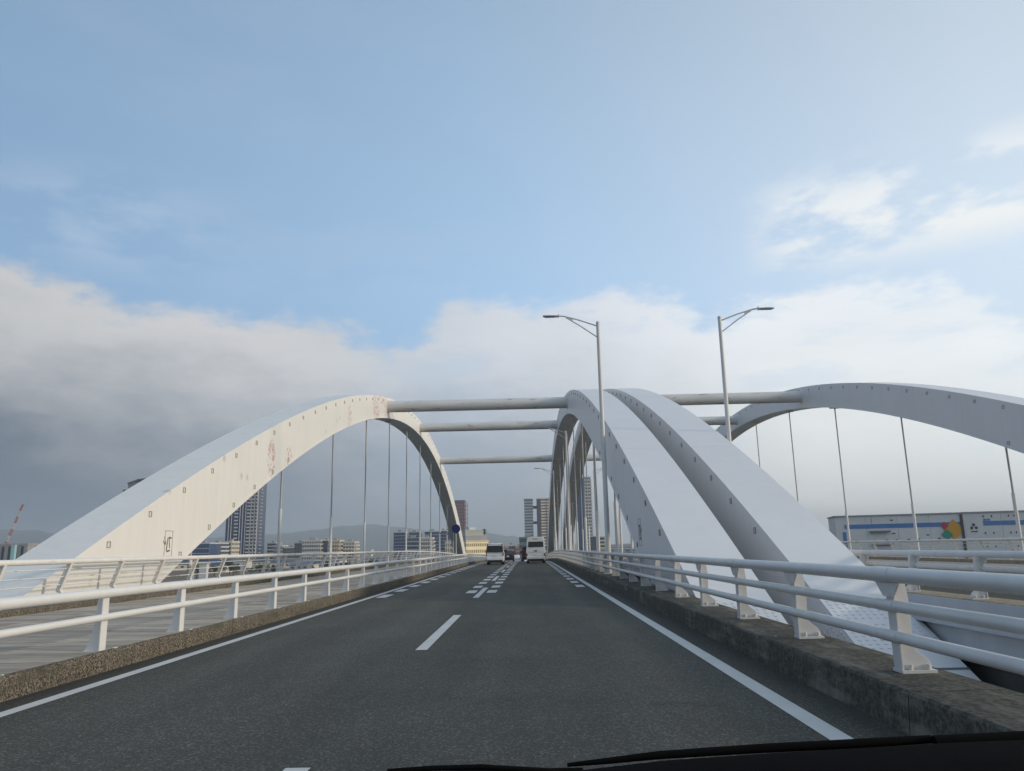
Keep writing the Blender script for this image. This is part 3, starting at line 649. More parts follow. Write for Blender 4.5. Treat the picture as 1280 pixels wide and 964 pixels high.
# ------------------------------------------------------------------ vehicles
glass_dark = mat('car_glass', (0.012, 0.014, 0.016), .06, .05, 3, spec=.6)
rubber = mat('tyre_rubber', (0.02, 0.02, 0.02), .8, .1, 8); rimm = mat('wheel_rim', (0.35, 0.35, 0.36), .3, .1, 5, metallic=.8)
tail_red = mat('tail_lamp', (0.28, 0.015, 0.012), .2, .1, 8); plate_w = mat('plate_white', (0.62, 0.62, 0.60), .5, .05, 8); plate_y = mat('plate_yellow', (0.62, 0.50, 0.08), .5, .05, 8); black_pl = mat('black_plastic', (0.025, 0.025, 0.026), .55, .1, 8)
def vehicle(name, label, cat, x, y, w_, h_, L, paint, kind, plate=plate_w, group=None):
    zg = drop(y) ; t = thing(name, label, cat, (x, y, zg), 0, group); hw = w_ / 2; g0 = .22
    # cross-sections from tail (y=0) to nose; ring of points (x,z) by (half-width at sill, belt, roof, roof height, sill)
    if kind == 'van': st = [(0, .96, .97, .84, h_ - .06), (.10, 1, 1, .88, h_ - .01), (.6, 1, 1, .89, h_), (L * .68, 1, 1, .88, h_ - .02), (L * .80, 1, .98, .80, h_ * .86), (L * .97, .98, .95, .78, h_ * .50), (L, .9, .88, .74, h_ * .42)]
    elif kind == 'kei': st = [(0, .95, .97, .80, h_ - .10), (.12, 1, 1, .85, h_ - .02), (.6, 1, 1, .86, h_), (L * .62, 1, 1, .85, h_ - .03), (L * .80, 1, .98, .80, h_ * .64), (L * .97, .98, .94, .78, h_ * .50), (L, .88, .86, .74, h_ * .40)]
    else: st = [(0, .92, .95, .74, h_ * .60), (.12, 1, 1, .80, h_ * .66), (.55, 1, 1, .80, h_ * .95), (1.2, 1, 1, .80, h_), (L * .55, 1, 1, .79, h_ - .04), (L * .74, 1, .98, .84, h_ * .64), (L * .95, .96, .94, .80, h_ * .54), (L, .85, .84, .75, h_ * .42)]
    belt = h_ * (.50 if kind != 'car' else .55)
    vs = []
    for (yy, a, b_, c, top_) in st:
        bl = min(belt, top_ * .82)
        half = [(a * hw * .90, g0), (a * hw * .985, g0 + .12), (b_ * hw, bl * .75), (b_ * hw * .995, bl), (c * hw * 1.03, top_ * .90 if top_ > bl * 1.15 else top_ * .96), (c * hw * .93, top_ * .985), (c * hw * .6, top_)]
        vs += [(p_, yy, z) for p_, z in half] + [(-p_, yy, z) for p_, z in reversed(half)]
    n = 14; k_ = len(st); body = MB()
    body.add(vs, [(i * n + j, i * n + (j + 1) % n, (i + 1) * n + (j + 1) % n, (i + 1) * n + j) for i in range(k_ - 1) for j in range(n)], True)
    body.add([vs[j] for j in range(n)], [tuple(range(n - 1, -1, -1))]); body.add([vs[(k_ - 1) * n + j] for j in range(n)], [tuple(range(n))])
    bo = body.build('body', paint, t, off=(0, 0, 0))
    def part(nm, m, mm, par=t, bev=0): return m.build(nm, mm, par, off=(0, 0, 0), bevel=bev)
    if kind == 'van': wz0, wz1, ww = h_ * .61, h_ * .875, .74
    elif kind == 'kei': wz0, wz1, ww = h_ * .565, h_ * .955, .80
    else: wz0, wz1, ww = h_ * .62, h_ * .90, .72
    y_b = -.012 if kind != 'car' else .10; y_t = y_b + (.03 if kind != 'car' else .42)
    hwv = w_ * ww / 2 * (1.08 if kind != 'kei' else 1.17)
    win = MB(); win.add([(-hwv, y_b - .012, wz0), (hwv, y_b - .012, wz0), (hwv * .94, y_t - .012, wz1), (-hwv * .94, y_t - .012, wz1), (-hwv, y_b + .05, wz0), (hwv, y_b + .05, wz0), (hwv * .94, y_t + .05, wz1), (-hwv * .94, y_t + .05, wz1)], [(0, 1, 2, 3), (4, 7, 6, 5), (0, 4, 5, 1), (1, 5, 6, 2), (2, 6, 7, 3), (3, 7, 4, 0)])
    part('rear_window', win, glass_dark, bev=.012)
    for s_ in (-1, 1):
        # side glass, tail lamps, mirrors
        m = MB(); sx = s_ * hw * (.955 if kind != 'car' else .93); m.box(min(sx, sx + s_ * .02), max(sx, sx + s_ * .02), .5, L * .72, h_ * .60, h_ * .82); part('side_window', m, glass_dark)
        m = MB()
        if kind == 'van': m.box(s_ * hw * .93 - .07, s_ * hw * .93 + .05, -.03, .12, .62, .86)
        elif kind == 'kei': m.box(s_ * hw * .94 - .05, s_ * hw * .94 + .03, -.03, .10, .70, 1.02)
        else: m.box(s_ * hw * .80 - .13, s_ * hw * .80 + .12, -.03, .12, .72, .88)
        part('tail_lamp', m, tail_red, bev=.01)
        m = MB(); m.box(s_ * hw + (-.02 if s_ > 0 else -.20), s_ * hw + (.20 if s_ > 0 else .02), L * .72, L * .72 + .10, h_ * .54, h_ * .54 + .22); part('mirror', m, black_pl, bev=.03)
        for wy in (.78, L - .75):
            wl = MB(); xo = s_ * hw * .93; wl.tube([(xo - s_ * .19, wy, .30), (xo + s_ * .02, wy, .30)], .30, 20); wo = part('tyre', wl, rubber)
            r_ = MB(); r_.tube([(xo + s_ * .021, wy, .30), (xo + s_ * .028, wy, .30)], .19, 16); part('rim', r_, rimm, wo)
    bm_ = MB(); bm_.box(-hw * .93, hw * .93, -.10, .16, .36, .58); part('bumper', bm_, paint, bev=.05)
    um = MB(); um.box(-hw * .84, hw * .84, -.02, .9, .16, .355); part('under_panel', um, black_pl)
    pz = .66 if kind == 'van' else .62
    pm = MB(); pm.box(-.17, .17, -.125 if pz < .6 else -.03, .01, pz, pz + .17); part('number_plate', pm, plate)
    if kind == 'van':
        m = MB(); m.box(-.10, .10, -.035, .0, 1.02, 1.12); part('badge', m, black_pl)
        m = MB(); m.tube([(-.45, -.03, h_ * .605), (.05, -.05, h_ * .64)], .012, 6); part('rear_wiper', m, black_pl)
        m = MB(); m.box(-.22, .22, -.02, .06, h_ * .915, h_ * .935); part('brake_lamp', m, tail_red)
    m = MB(); m.box(-hw * .72, hw * .72, -.02, .01, .95 if kind != 'car' else .70, .965 if kind != 'car' else .715); part('tailgate_seam', m, black_pl)
    return t
car_white = mat('car_paint_white', (0.66, 0.67, 0.68), .25, .03, 2, spec=.5); car_silver = mat('car_paint_silver', (0.68, 0.71, 0.77), .28, .03, 2, spec=.5); car_black = mat('car_paint_black', (0.03, 0.03, 0.035), .22, .05, 2, spec=.5)
vehicle('van', 'white high roof van in the right lane, seen from behind', 'van', .70, 68.5, 1.69, 2.26, 5.3, car_white, 'van')
vehicle('small_car', 'silver white boxy minicar in the left lane with dark rear window', 'car', -2.78, 66.0, 1.50, 1.78, 3.4, car_silver, 'kei', plate_w)
vehicle('car', 'black car ahead of the silver minicar in the left lane', 'car', -2.72, 106.0, 1.72, 1.55, 4.4, car_black, 'car')
vehicle('car', 'white car far ahead in the left lane beyond the black car', 'car', -2.2, 140.0, 1.72, 1.52, 4.4, car_white, 'car')
vehicle('car', 'dark car ahead of the white van, peeking past its left side', 'car', .12, 92.0, 1.72, 1.75, 4.4, car_black, 'kei')
vehicle('car', 'pale car farthest along the road near the crest', 'car', -.1, 165.0, 1.72, 1.5, 4.4, car_silver, 'car')

# ------------------------------------------------------------------ the town beyond
GZ = -9.0
def bm_mat(name, c, rough=.75, var=.1, sc=.08): return mat(name, c, rough, var, sc, objrand=.0)
glass_blue = mat('tower_glass_blue', (0.018, 0.042, 0.12), .25, .25, .06, spec=.6); glass_grey = mat('window_glass', (0.05, 0.06, 0.075), .2, .3, .1, spec=.6)
w_cream = bm_mat('wall_cream', (0.55, 0.50, 0.40)); w_white = bm_mat('wall_white', (0.55, 0.56, 0.57)); w_grey = bm_mat('wall_grey', (0.30, 0.31, 0.32)); w_dark = bm_mat('wall_dark', (0.065, 0.08, 0.11)); w_blue = bm_mat('wall_blue', (0.05, 0.09, 0.17)); w_brown = bm_mat('wall_brown', (0.22, 0.13, 0.14)); w_pink = bm_mat('wall_pink', (0.38, 0.22, 0.19)); w_teal = bm_mat('wall_teal', (0.10, 0.18, 0.20)); w_olive = bm_mat('wall_olive', (0.13, 0.13, 0.11)); w_yellow = bm_mat('wall_yellow', (0.85, 0.74, 0.48)); r_red = bm_mat('roof_red', (0.25, 0.10, 0.07)); r_grey = bm_mat('roof_grey', (0.16, 0.17, 0.19))
def building(name, label, X0, X1, ztop, Y, depth, wall, win=glass_grey, floors=8, cols=6, style='grid', rz=0.0, trim=w_white, group=None, cat='building', plant=True):
    wd = X1 - X0; H = ztop - GZ; t = thing(name, label, cat, ((X0 + X1) / 2, Y, GZ), rz, group)
    B = lambda: MB()
    B().box(-wd / 2, wd / 2, 0, depth, 0, H).build('wall', wall, t, off=(0, 0, 0))
    fh = H / floors; q = B(); q2 = B()
    if style in ('grid', 'balcony'):
        for fl in range(floors):
            z0 = fl * fh + fh * .28; z1 = z0 + fh * .48
            for c in range(cols):
                cw = wd / cols; x0 = -wd / 2 + c * cw + cw * .2; q.box(x0, x0 + cw * .6, -.08, .05, z0, z1)
            nc = max(2, int(depth / (wd / cols)))
            for c in range(nc):
                cw = depth / nc; y0 = c * cw + cw * .2
                q.box(wd / 2 - .05, wd / 2 + .08, y0, y0 + cw * .6, z0, z1); q.box(-wd / 2 - .08, -wd / 2 + .05, y0, y0 + cw * .6, z0, z1)
    if style in ('balcony', 'bands'):
        for fl in range(floors):
            z0 = fl * fh
            if style == 'bands':
                q.box(-wd / 2 - .04, wd / 2 + .04, -.06, .05, z0 + fh * .42, z0 + fh * .95); q.box(wd / 2 - .05, wd / 2 + .06, .2, depth, z0 + fh * .42, z0 + fh * .95); q.box(-wd / 2 - .06, -wd / 2 + .05, .2, depth, z0 + fh * .42, z0 + fh * .95)
            else:
                q2.box(-wd / 2 + .3, wd / 2 - .3, -1.2, -.1, z0, z0 + fh * .36); q2.box(wd / 2 + .1, wd / 2 + 1.1, 1, depth - 1, z0, z0 + fh * .36)
    if style == 'strips':
        for c in range(cols * 2):
            cw = wd / (cols * 2)
            if c % 2 == 0: q.box(-wd / 2 + c * cw + .1 * cw, -wd / 2 + c * cw + cw * .9, -.1, .05, fh, H - .5)
        for fl in range(1, floors): q2.box(-wd / 2 - .1, wd / 2 + .1, -.16, -.105, fl * fh, fl * fh + .35)
        q.box(wd / 2 - .05, wd / 2 + .1, depth * .15, depth * .85, fh, H - .5)
    for nm, qq, mm in (('window', q, win), ('balcony', q2, trim)):
        if qq.v: o_ = qq.build(nm, mm, t, off=(0, 0, 0)); o_['kind'] = 'stuff'
    q = B(); e = .25
    for (a, b_, c, d) in ((-wd / 2 - e, wd / 2 + e, -e, .2), (-wd / 2 - e, wd / 2 + e, depth - .2, depth + e), (-wd / 2 - e, -wd / 2 + .2, .2, depth - .2), (wd / 2 - .2, wd / 2 + e, .2, depth - .2)): q.box(a, b_, c, d, H + .004, H + .9)
    q.build('parapet', trim, t, off=(0, 0, 0))
    if plant:
        q = B(); q.box(-wd * .22, wd * .12, depth * .3, depth * .6, H + .01, H + 2.4); q.build('roof_plant', w_grey, t, off=(0, 0, 0))
    return t
# high-rise under the left arch: blue glass bays, white balcony stacks and fins
t = thing('tower', 'tall dark blue high rise with white balcony stacks under the left arch', 'tower', (-255.4, 700, GZ)); H = 112.0
MB().prism([(-18.2, 0), (-16, -3), (9.5, -3), (11.5, -1), (11.5, 18), (-18.2, 18)], 'z', 0, H).build('wall', mat('tower_wall', (0.04, 0.06, 0.115), .3, .25, .05), t, off=(0, 0, 0))
q = MB(); q3 = MB()
for fl in range(35):
    z = 1.5 + fl * 3.15
    for (a, b_, pr_) in ((-9.4, -6.4, 1.3), (1.8, 4.4, 1.3), (5.8, 7.6, .9), (9.4, 10.6, .9)): q.box(a, b_, -3 - pr_, -2.9, z, z + 1.15)
    q.box(11.51, 12.6, 1, 6, z, z + .5)
    pass
o_ = q.build('balcony', w_white, t, off=(0, 0, 0)); o_['kind'] = 'stuff'
for x in (-14.6, -12.2, -4.6, -2.2, .4, 5.1, 8.3, 11.0):
    MB().box(x - .22, x + .22, -3.7, -2.9, 0, H).build('fin', w_white, t, off=(0, 0, 0))
for (a, b_) in ((-17.6, -16.2), (-15.6, -14.9), (-14.3, -12.5), (-6.2, -4.9), (-4.3, -2.5), (-1.9, .1)):
    MB().box(a, b_, -3.12 if a > -14 else -2.0, -1.5 if a < -14 else -2.9, 1, H - 1).build('glass_bay', glass_blue, t, off=(0, 0, 0))
for (a, b_) in ((5.4, 8.0), (8.6, 10.7)):
    q = MB()
    for fl in range(35): q.box(a, b_, -3.06, -2.9, 2.8 + fl * 3.15, 4.3 + fl * 3.15)
    o_ = q.build('window', glass_grey, t, off=(0, 0, 0)); o_['kind'] = 'stuff'
t = building('tower', 'dark tower mostly hidden behind the left arch, its roof just peeping out', -424, -376, 70.0, 800, 30, w_dark, floors=24, cols=8, plant=False)
q = MB(); q.prism([(-21, 86), (-10, 90), (4, 91.5), (4, 90.5), (-10, 88.5), (-21, 85)], 'y', 2, 20); q.build('roof_canopy', w_dark, t, off=(0, 0, 0)); q = MB(); q.box(-21, 8, 4, 24, 79.9, 87); q.build('roof_plant', r_grey, t, off=(0, 0, 0))

building('warehouse', 'long grey corrugated shed at the far left edge beyond the parapet', -300, -259.5, 8.1, 400, 40, w_grey, floors=2, cols=12, style='strips', trim=w_grey, cat='shed', plant=False)
t = thing('utility_pole', 'pale blue post at the corner of the grey shed', 'pole', (-264.5, 397, GZ)); MB().box(-.9, .9, -.9, .9, 0, 17.0).build('post', bm_mat('cyan_paint', (0.30, 0.52, 0.58)), t, off=(0, 0, 0)); MB().box(-1.1, 1.1, -1.1, 1.1, 17.001, 17.3).build('cap', w_white, t, off=(0, 0, 0))
# crane
t = thing('crane', 'red and white lattice crane boom at the far left', 'crane', (-409, 600, GZ)); cr_red = bm_mat('crane_red', (0.32, 0.11, 0.10)); cr_w = bm_mat('crane_white', (0.45, 0.46, 0.48))
p0, p1 = Vector((0, 0, 14)), Vector((12.5, 0, 52)); ns = 8
for i in range(ns):
    a = p0.lerp(p1, i / ns); b_ = p0.lerp(p1, (i + 1) / ns); d = (p1 - p0).normalized(); sd_ = Vector((d.z, 0, -d.x)); wd_ = .9 * (1 - .6 * i / ns); q = MB()
    for sx, syy in ((-1, -1), (1, -1), (-1, 1), (1, 1)): q.tube([a + sd_ * sx * wd_ + Vector((0, syy * wd_, 0)), b_ + sd_ * sx * wd_ * .92 + Vector((0, syy * wd_ * .92, 0))], .22, 4)
    q.tube([a + sd_ * wd_, b_ - sd_ * wd_], .15, 4); q.tube([a - sd_ * wd_, a + sd_ * wd_], .15, 4)
    q.build('boom_section', cr_red if i % 2 else cr_w, t, off=(0, 0, 0))
MB().box(-2.2, 2.2, -2, 2, 0, 14).build('tower_base', cr_red, t, off=(0, 0, 0)); MB().box(-4.5, 2.5, -2, 2, 14.001, 17).build('cab', cr_red, t, off=(0, 0, 0))

building('office_block', 'low blue block with vertical white stripes under the left arch foot', -262.8, -246.5, 9.5, 600, 20, w_blue, glass_blue, 5, 8, 'strips')
building('office_block', 'small dark block with white frame left of the tall tower', -255.0, -246.5, 9.6, 620, 18, w_dark, glass_grey, 6, 3, 'balcony')
building('apartment_block', 'narrow beige block touching the left side of the tall tower', -250.5, -244.5, 11.0, 640, 18, w_cream, glass_grey, 6, 2, 'grid')
building('apartment_block', 'small dark block with pale balconies right of the tall tower', -252.5, -244.1, 10.5, 752, 18, w_dark, glass_grey, 6, 3, 'balcony')
building('apartment_block', 'low pale block between the tower and the long cream apartments', -236, -228, 7.4, 720, 18, w_grey, glass_grey, 5, 4, 'grid')
building('apartment_block', 'lower dark block left of the long cream apartments', -227, -215, 5.6, 722, 18, w_olive, glass_grey, 5, 4, 'grid')
building('apartment_block', 'long cream apartment block with white balcony grid', -189, -173, 10.6, 650, 18, w_cream, glass_grey, 6, 8, 'balcony', trim=w_white)
building('apartment_block', 'dark olive end block of the long cream apartments', -196, -189.2, 9.0, 652, 18, w_olive, glass_grey, 6, 3, 'grid')
building('apartment_block', 'dark blue middle block in the cream apartment row', -172.8, -168, 10.6, 653, 18, w_dark, glass_grey, 6, 3, 'grid')
building('apartment_block', 'beige grid block right in the cream apartment row', -167.8, -158, 10.2, 652, 18, w_cream, glass_grey, 6, 5, 'balcony', trim=w_cream)
building('apartment_block', 'short cream block with open white balconies, right end of the row', -157, -147, 8.9, 660, 18, w_cream, glass_grey, 6, 4, 'balcony')
building('apartment_block', 'dark end wall block left of the short cream block', -163, -157.2, 8.2, 664, 18, w_olive, glass_grey, 6, 2, 'grid')
building('house', 'tiny white house on the skyline left of the dark apartments', -123.9, -120.6, 1.6, 600, 8, w_white, glass_grey, 3, 2, 'grid', cat='house', plant=False)
t_ = building('apartment_block', 'dark blue apartment slab at the left end of the cluster', -120.7, -110.6, 17.0, 700, 16, w_blue, glass_blue, 9, 4, 'strips')
building('apartment_block', 'tall dark slab with paired stairs, second in the cluster', -110.2, -100.4, 17.1, 720, 16, w_dark, glass_blue, 9, 5, 'balcony', trim=w_grey)
building('apartment_block', 'tall dark blue slab with white stripes at cluster centre', -93.8, -80.8, 17.4, 710, 16, w_blue, glass_blue, 9, 6, 'strips')
building('apartment_block', 'dark slab with white edges right of the striped slab', -82.6, -76.3, 18.3, 730, 16, w_dark, glass_blue, 9, 3, 'strips')
building('office_block', 'dark blue block just left of the arch end and blue sign', -77.0, -70.3, 20.6, 745, 16, w_blue, glass_blue, 9, 3, 'grid')
building('apartment_block', 'lower white framed dark block in front of the slabs', -100.4, -89.2, 10.9, 640, 14, w_blue, glass_blue, 6, 5, 'balcony', trim=w_grey)
building('apartment_block', 'lower cream gridded block in front of the striped slab', -88.3, -78.6, 10.6, 642, 14, w_cream, glass_grey, 6, 5, 'balcony', trim=w_white)
building('office_block', 'small pale concrete block beside the arch end', -63.9, -56.8, 6.4, 602, 12, w_cream, glass_grey, 4, 2, 'grid')
t = building('tower', 'purple brown high rise behind the cream building', -75.0, -64.5, 49.7, 800, 20, w_brown, mat('violet_glass', (0.10, 0.07, 0.10), .25, .2, .1), 18, 6, 'grid', trim=w_brown, plant=False)
q = MB()
for i in range(12): q.box(5.6, 8.0, 2, 8, 6 + i * 4.4, 6.4 + i * 4.4)
q.box(7.7, 8.0, 2, 2.3, 0, 58); q.box(7.7, 8.0, 7.7, 8, 0, 58); q.build('stair_lattice', w_pink, t, off=(0, 0, 0)); MB().box(-5.4, 5.4, -.3, 20.3, 58.95, 60.0).build('crown', w_dark, t, off=(0, 0, 0))
# cream building lit by the sun at the end of the left arch
t = building('office_block', 'sunlit yellow cream building with rows of small windows, left of the minicar', -36.7, -21.3, 5.2, 450, 16, w_yellow, bm_mat('window_ochre', (0.25, 0.20, 0.12)), 4, 12, 'grid', rz=R(36), trim=w_cream, plant=False)
MB().box(-7.4, 7.2, 1, 15, 15.1, 18.0).build('upper_floor', w_grey, t, off=(0, 0, 0)); MB().box(-6.9, 5.6, 2, 14, 18.01, 21.2).build('upper_floor', bm_mat('wall_greygreen', (0.34, 0.36, 0.34)), t, off=(0, 0, 0)); MB().box(-7.5, 7.5, .8, 15, 17.95, 18.2).build('cornice', w_white, t, off=(0, 0, 0))
MB().box(6.3, 7.2, 1.5, 4.5, 18.21, 21.6).build('sign_board', w_teal, t, off=(0, 0, 0)); MB().box(-3, 1.5, 4, 8, 21.21, 22.6).build('roof_plant', w_white, t, off=(0, 0, 0))
# low pink and grey houses at the end of the road, teal roof
for i, (a, b_, z, Yy, wl, lb) in enumerate(((-21.5, -15.0, 1.2, 600, w_pink, 'low pink brick block right of the minicar roof'), (-15.5, -10.0, 2.9, 612, w_brown, 'low reddish block, second right of the minicar'), (-9.6, -4.6, 1.6, 606, w_pink, 'pink block with pale windows ahead of the road end'), (-4.4, -.6, 3.4, 618, w_brown, 'tall reddish block left of the van roof'))):
    building('apartment_block', lb, a, b_, z, Yy, 10, wl, glass_grey, 3, 4, 'balcony', trim=w_white if i % 2 else w_pink)
building('hall', 'dark teal flat roofed hall just left of the white van roof', -5.3, 7.0, 7.2, 500, 14, w_teal, glass_grey, 4, 6, 'bands', trim=w_teal)
# twin towers with sky bridges
building('tower', 'grey blue tower left of the pair joined by sky bridges', -2.6, 6.3, 50.2, 800, 16, bm_mat('tower_pale', (0.36, 0.39, 0.43)), mat('band_glass', (0.09, 0.12, 0.16), .25, .2, .1), 20, 4, 'bands', trim=w_grey, plant=False)
tt = building('tower', 'right twin tower with cream sunlit bands, beside the arch leg', 10.6, 27.0, 50.3, 800, 18, bm_mat('tower_cream', (0.82, 0.72, 0.58)), mat('band_glass_warm', (0.17, 0.15, 0.14), .3, .2, .1), 20, 4, 'bands', trim=w_cream, plant=False)
MB().box(-8.5, -4.3, -.8, 10, .1, 59.5).build('shaft', w_dark, tt, off=(0, 0, 0)); MB().box(1.2, 1.9, -.4, .3, .1, 59.6).build('fin', w_brown, tt, off=(0, 0, 0))
for z, lb in ((41.0, 'upper dark sky bridge between the twin towers'), (25.2, 'lower dark sky bridge between the twin towers')):
    t = thing('sky_bridge', lb, 'sky bridge', (8.4, 800, z), 0, 'sky bridges of the twin towers'); MB().box(-2.2, 2.2, 3, 9, 0, 2.6).build('deck', w_dark, t, off=(0, 0, 0)); MB().box(-2.2, 2.2, 2.6, 2.99, .6, 2.0).build('window', glass_grey, t, off=(0, 0, 0))
building('tower', 'deep blue glass tower seen between the arch legs', 42.4, 48.2, 56.5, 650, 16, w_blue, glass_blue, 18, 3, 'strips', trim=w_blue, plant=False)
building('tower', 'slim grey high rise with regular windows right of the blue tower', 55.9, 62.9, 67.2, 750, 14, w_grey, glass_grey, 24, 4, 'balcony', trim=w_white, plant=False)
building('office_block', 'dark grid block between the hangers and the lamp pole', 48.2, 54.3, 8.5, 600, 12, w_dark, glass_grey, 7, 5, 'grid', plant=False)
building('office_block', 'cream striped block just left of the nearest lamp pole', 54.6, 59.6, 7.8, 604, 12, w_cream, glass_grey, 6, 1, 'bands', trim=w_cream, plant=False)
# elevated road behind the right rail
t = thing('elevated_road', 'blue grey elevated road behind the guardrail left of the arch', 'viaduct', (56, 450, GZ))
MB().box(-10, 26, 0, 9, 8.2, 9.9).build('deck', bm_mat('viaduct_blue', (0.22, 0.27, 0.33)), t, off=(0, 0, 0)); MB().box(-10, 26, -.3, 0, 10.2, 11.0).build('barrier', w_grey, t, off=(0, 0, 0))
for x in (-7, 2, 11, 20): MB().box(x - .8, x + .8, 3, 6, 0, 8.19).build('pier', w_grey, t, off=(0, 0, 0))
for i in range(18): MB().box(-9.8 + i * 2.05, -9.6 + i * 2.05, -.25, -.05, 9.91, 10.19).build('barrier_post', w_grey, t, off=(0, 0, 0))

# warehouse beyond the second bridge: two halls with blue stripe and diamonds
panel_w = bm_mat('warehouse_panel', (0.62, 0.615, 0.60), .6, .06, .3); stripe_b = bm_mat('stripe_blue', (0.07, 0.19, 0.42)); seam_d = bm_mat('seam_dark', (0.05, 0.055, 0.06))
def hall(label, X0, X1, zt_, Y, first):
    wd = X1 - X0; H = zt_ - GZ; t = thing('warehouse', label, 'warehouse', (X0, Y, GZ), R(-14), 'warehouse halls behind the second bridge')
    n = 4 if first else 4
    for i in range(n):
        MB().box(wd * i / n + .03, wd * (i + 1) / n - .03, .0, .4, 0, H).build('wall_panel', panel_w, t, off=(0, 0, 0))
    MB().box(.0, wd, .41, 14, 0, H - .05).build('wall', panel_w, t, off=(0, 0, 0)); MB().box(-.3, wd + .1, -.3, 14.2, H + .003, H + .35).build('roof_edge', w_grey, t, off=(0, 0, 0))
    sx0 = 2.6 if first else 5.2
    MB().box(sx0, wd - .1, -.09, -.005, H - 3.35, H - 2.2).build('stripe', stripe_b, t, off=(0, 0, 0))
    if first:
        MB().box(1.9, 2.9, -.12, -.01, H - 9.5, H - 4.2).build('stripe', stripe_b, t, off=(0, 0, 0))
        for (a, b_, z) in ((9.6, 15.4, H - 4.35), (9.8, 15.8, H - 7.85)): MB().box(a, b_, -1.4, -.01, z, z + .35).build('canopy', bm_mat('canopy_grey', (0.16, 0.19, 0.22)), t, off=(0, 0, 0))
        for (x, z) in ((13.9, 6.8), (16.6, 6.8), (20.0, 6.7), (22.6, 6.6), (28.4, 6.6), (16, 5.0), (25.4, 5.6), (15.8, 1.4), (25.2, 2.6)):
            MB().box(x, x + .8, -.07, .0, H - z, H - z + .3).build('vent', seam_d, t, off=(0, 0, 0))
        MB().box(10.4, 10.6, -.06, 0, H - 2.2, H - .3).build('downpipe', w_grey, t, off=(0, 0, 0))
        def dia(nm, cx, cz, r_, m, dd): MB().prism([(cx - r_, cz), (cx, cz - r_ * .98), (cx + r_, cz), (cx, cz + r_ * .98)], 'y', -.2 - dd, -.1 - dd).build(nm, m, t, off=(0, 0, 0))
        dia('diamond_sign', 33.1, H - 4.2, 2.85, bm_mat('sign_orange', (0.62, 0.30, 0.02), .5, .05), .02)
        dia('diamond_sign', 31.0, H - 5.5, 1.55, bm_mat('sign_green', (0.02, 0.25, 0.17), .5, .05), .14); dia('diamond_sign', 30.6, H - 3.1, 1.05, bm_mat('sign_red', (0.42, 0.03, 0.05), .5, .05), .14)
        MB().box(wd - .5, wd + .02, -.5, .0, .3, H - .2).build('joint_cover', seam_d, t, off=(0, 0, 0))
    else:
        for (cx, cz) in ((2.6, H - 3.1), (2.0, H - 3.9), (3.2, H - 3.9)):
            MB().prism([(cx + .42 * math.cos(k_ * math.pi / 3), cz + .42 * math.sin(k_ * math.pi / 3)) for k_ in range(6)], 'y', -.12, -.005).build('emblem', seam_d, t, off=(0, 0, 0))
        MB().box(1.7, 3.5, -.1, -.005, H - 5.0, H - 4.75).build('emblem', seam_d, t, off=(0, 0, 0))
        for i, (a, w__) in enumerate(((5.3, .8), (6.3, .7))): MB().box(a, a + w__, -.13, -.095, H - 2.1, H - 1.6).build('letter_block', stripe_b, t, off=(0, 0, 0))
        for cx in (5.2, 7.4, 11.8, 13.2):
            for z in (1.2, 5.6, 9.2): MB().box(cx, cx + .35, -.07, 0, H - z, H - z + .5).build('vent', seam_d, t, off=(0, 0, 0))
    return t
W1 = hall('grey warehouse with blue stripe and orange green red diamonds', 86.6, 122.2, 7.9, 220, True)
W2 = hall('grey warehouse right of the dark joint with three dot emblem', 86.6 + .97 * 32.3, 86.6 + .97 * 32.3 + 40, 7.95, 220 - .242 * 32.3, False)
for W_, f_ in ((W1, .9), (W2, .92)): W_.scale = (f_, 1, 1)

for x0, lb in ((-129.6, 'left of two white pillars on the waterfront, seen through the parapet wires'), (-124.9, 'right and wider of two white pillars on the waterfront behind the parapet')):
    t = thing('pillar', lb, 'pillar', (x0, 300, GZ)); wq = 1.0 if 'left' in lb else 1.4
    MB().box(-wq, wq, -1, 1, 0, 6.6).build('shaft', w_white, t, off=(0, 0, 0)); MB().box(-wq - .2, wq + .2, -1.2, 1.2, 6.601, 7.0).build('cap', w_cream, t, off=(0, 0, 0))
# low houses, sheds and waterside trees seen through the left railings
hl = ['small house with white walls on the waterfront behind the parapet', 'small house with cream walls on the waterfront behind the parapet', 'small house with grey walls on the waterfront behind the parapet']
for i in range(26):
    Yy = random.uniform(430, 640); az = random.uniform(-25, -5.5); x = math.tan(R(az)) * Yy; wd = random.uniform(7, 14); hh = random.uniform(4.5, 8.2); kx = i % 3
    t = thing('house', hl[kx], 'house', (x, Yy, GZ), random.uniform(-.3, .3), ('white houses on the waterfront', 'cream houses on the waterfront', 'grey houses on the waterfront')[kx])
    wl = (w_white, w_cream, w_grey)[kx]
    MB().box(-wd / 2, wd / 2, 0, 9, 0, hh * .7).build('wall', wl, t, off=(0, 0, 0))
    MB().prism([(-.5, hh * .7 + .003), (4.5, hh), (9.5, hh * .7 + .003)], 'x', -wd / 2 - .4, wd / 2 + .4).build('roof', (r_grey, w_blue, r_grey)[kx], t, off=(0, 0, 0))
    q = MB()
    for c in range(3): q.box(-wd / 2 + (c + .3) * wd / 3, -wd / 2 + (c + .7) * wd / 3, -.08, .04, hh * .3, hh * .52)
    q.build('window', glass_grey, t, off=(0, 0, 0))
leafm = mat('leaves', (0.05, 0.075, 0.035), .7, .35, .8, objrand=.2); bark = mat('bark', (0.09, 0.07, 0.05), .9, .2, 3)
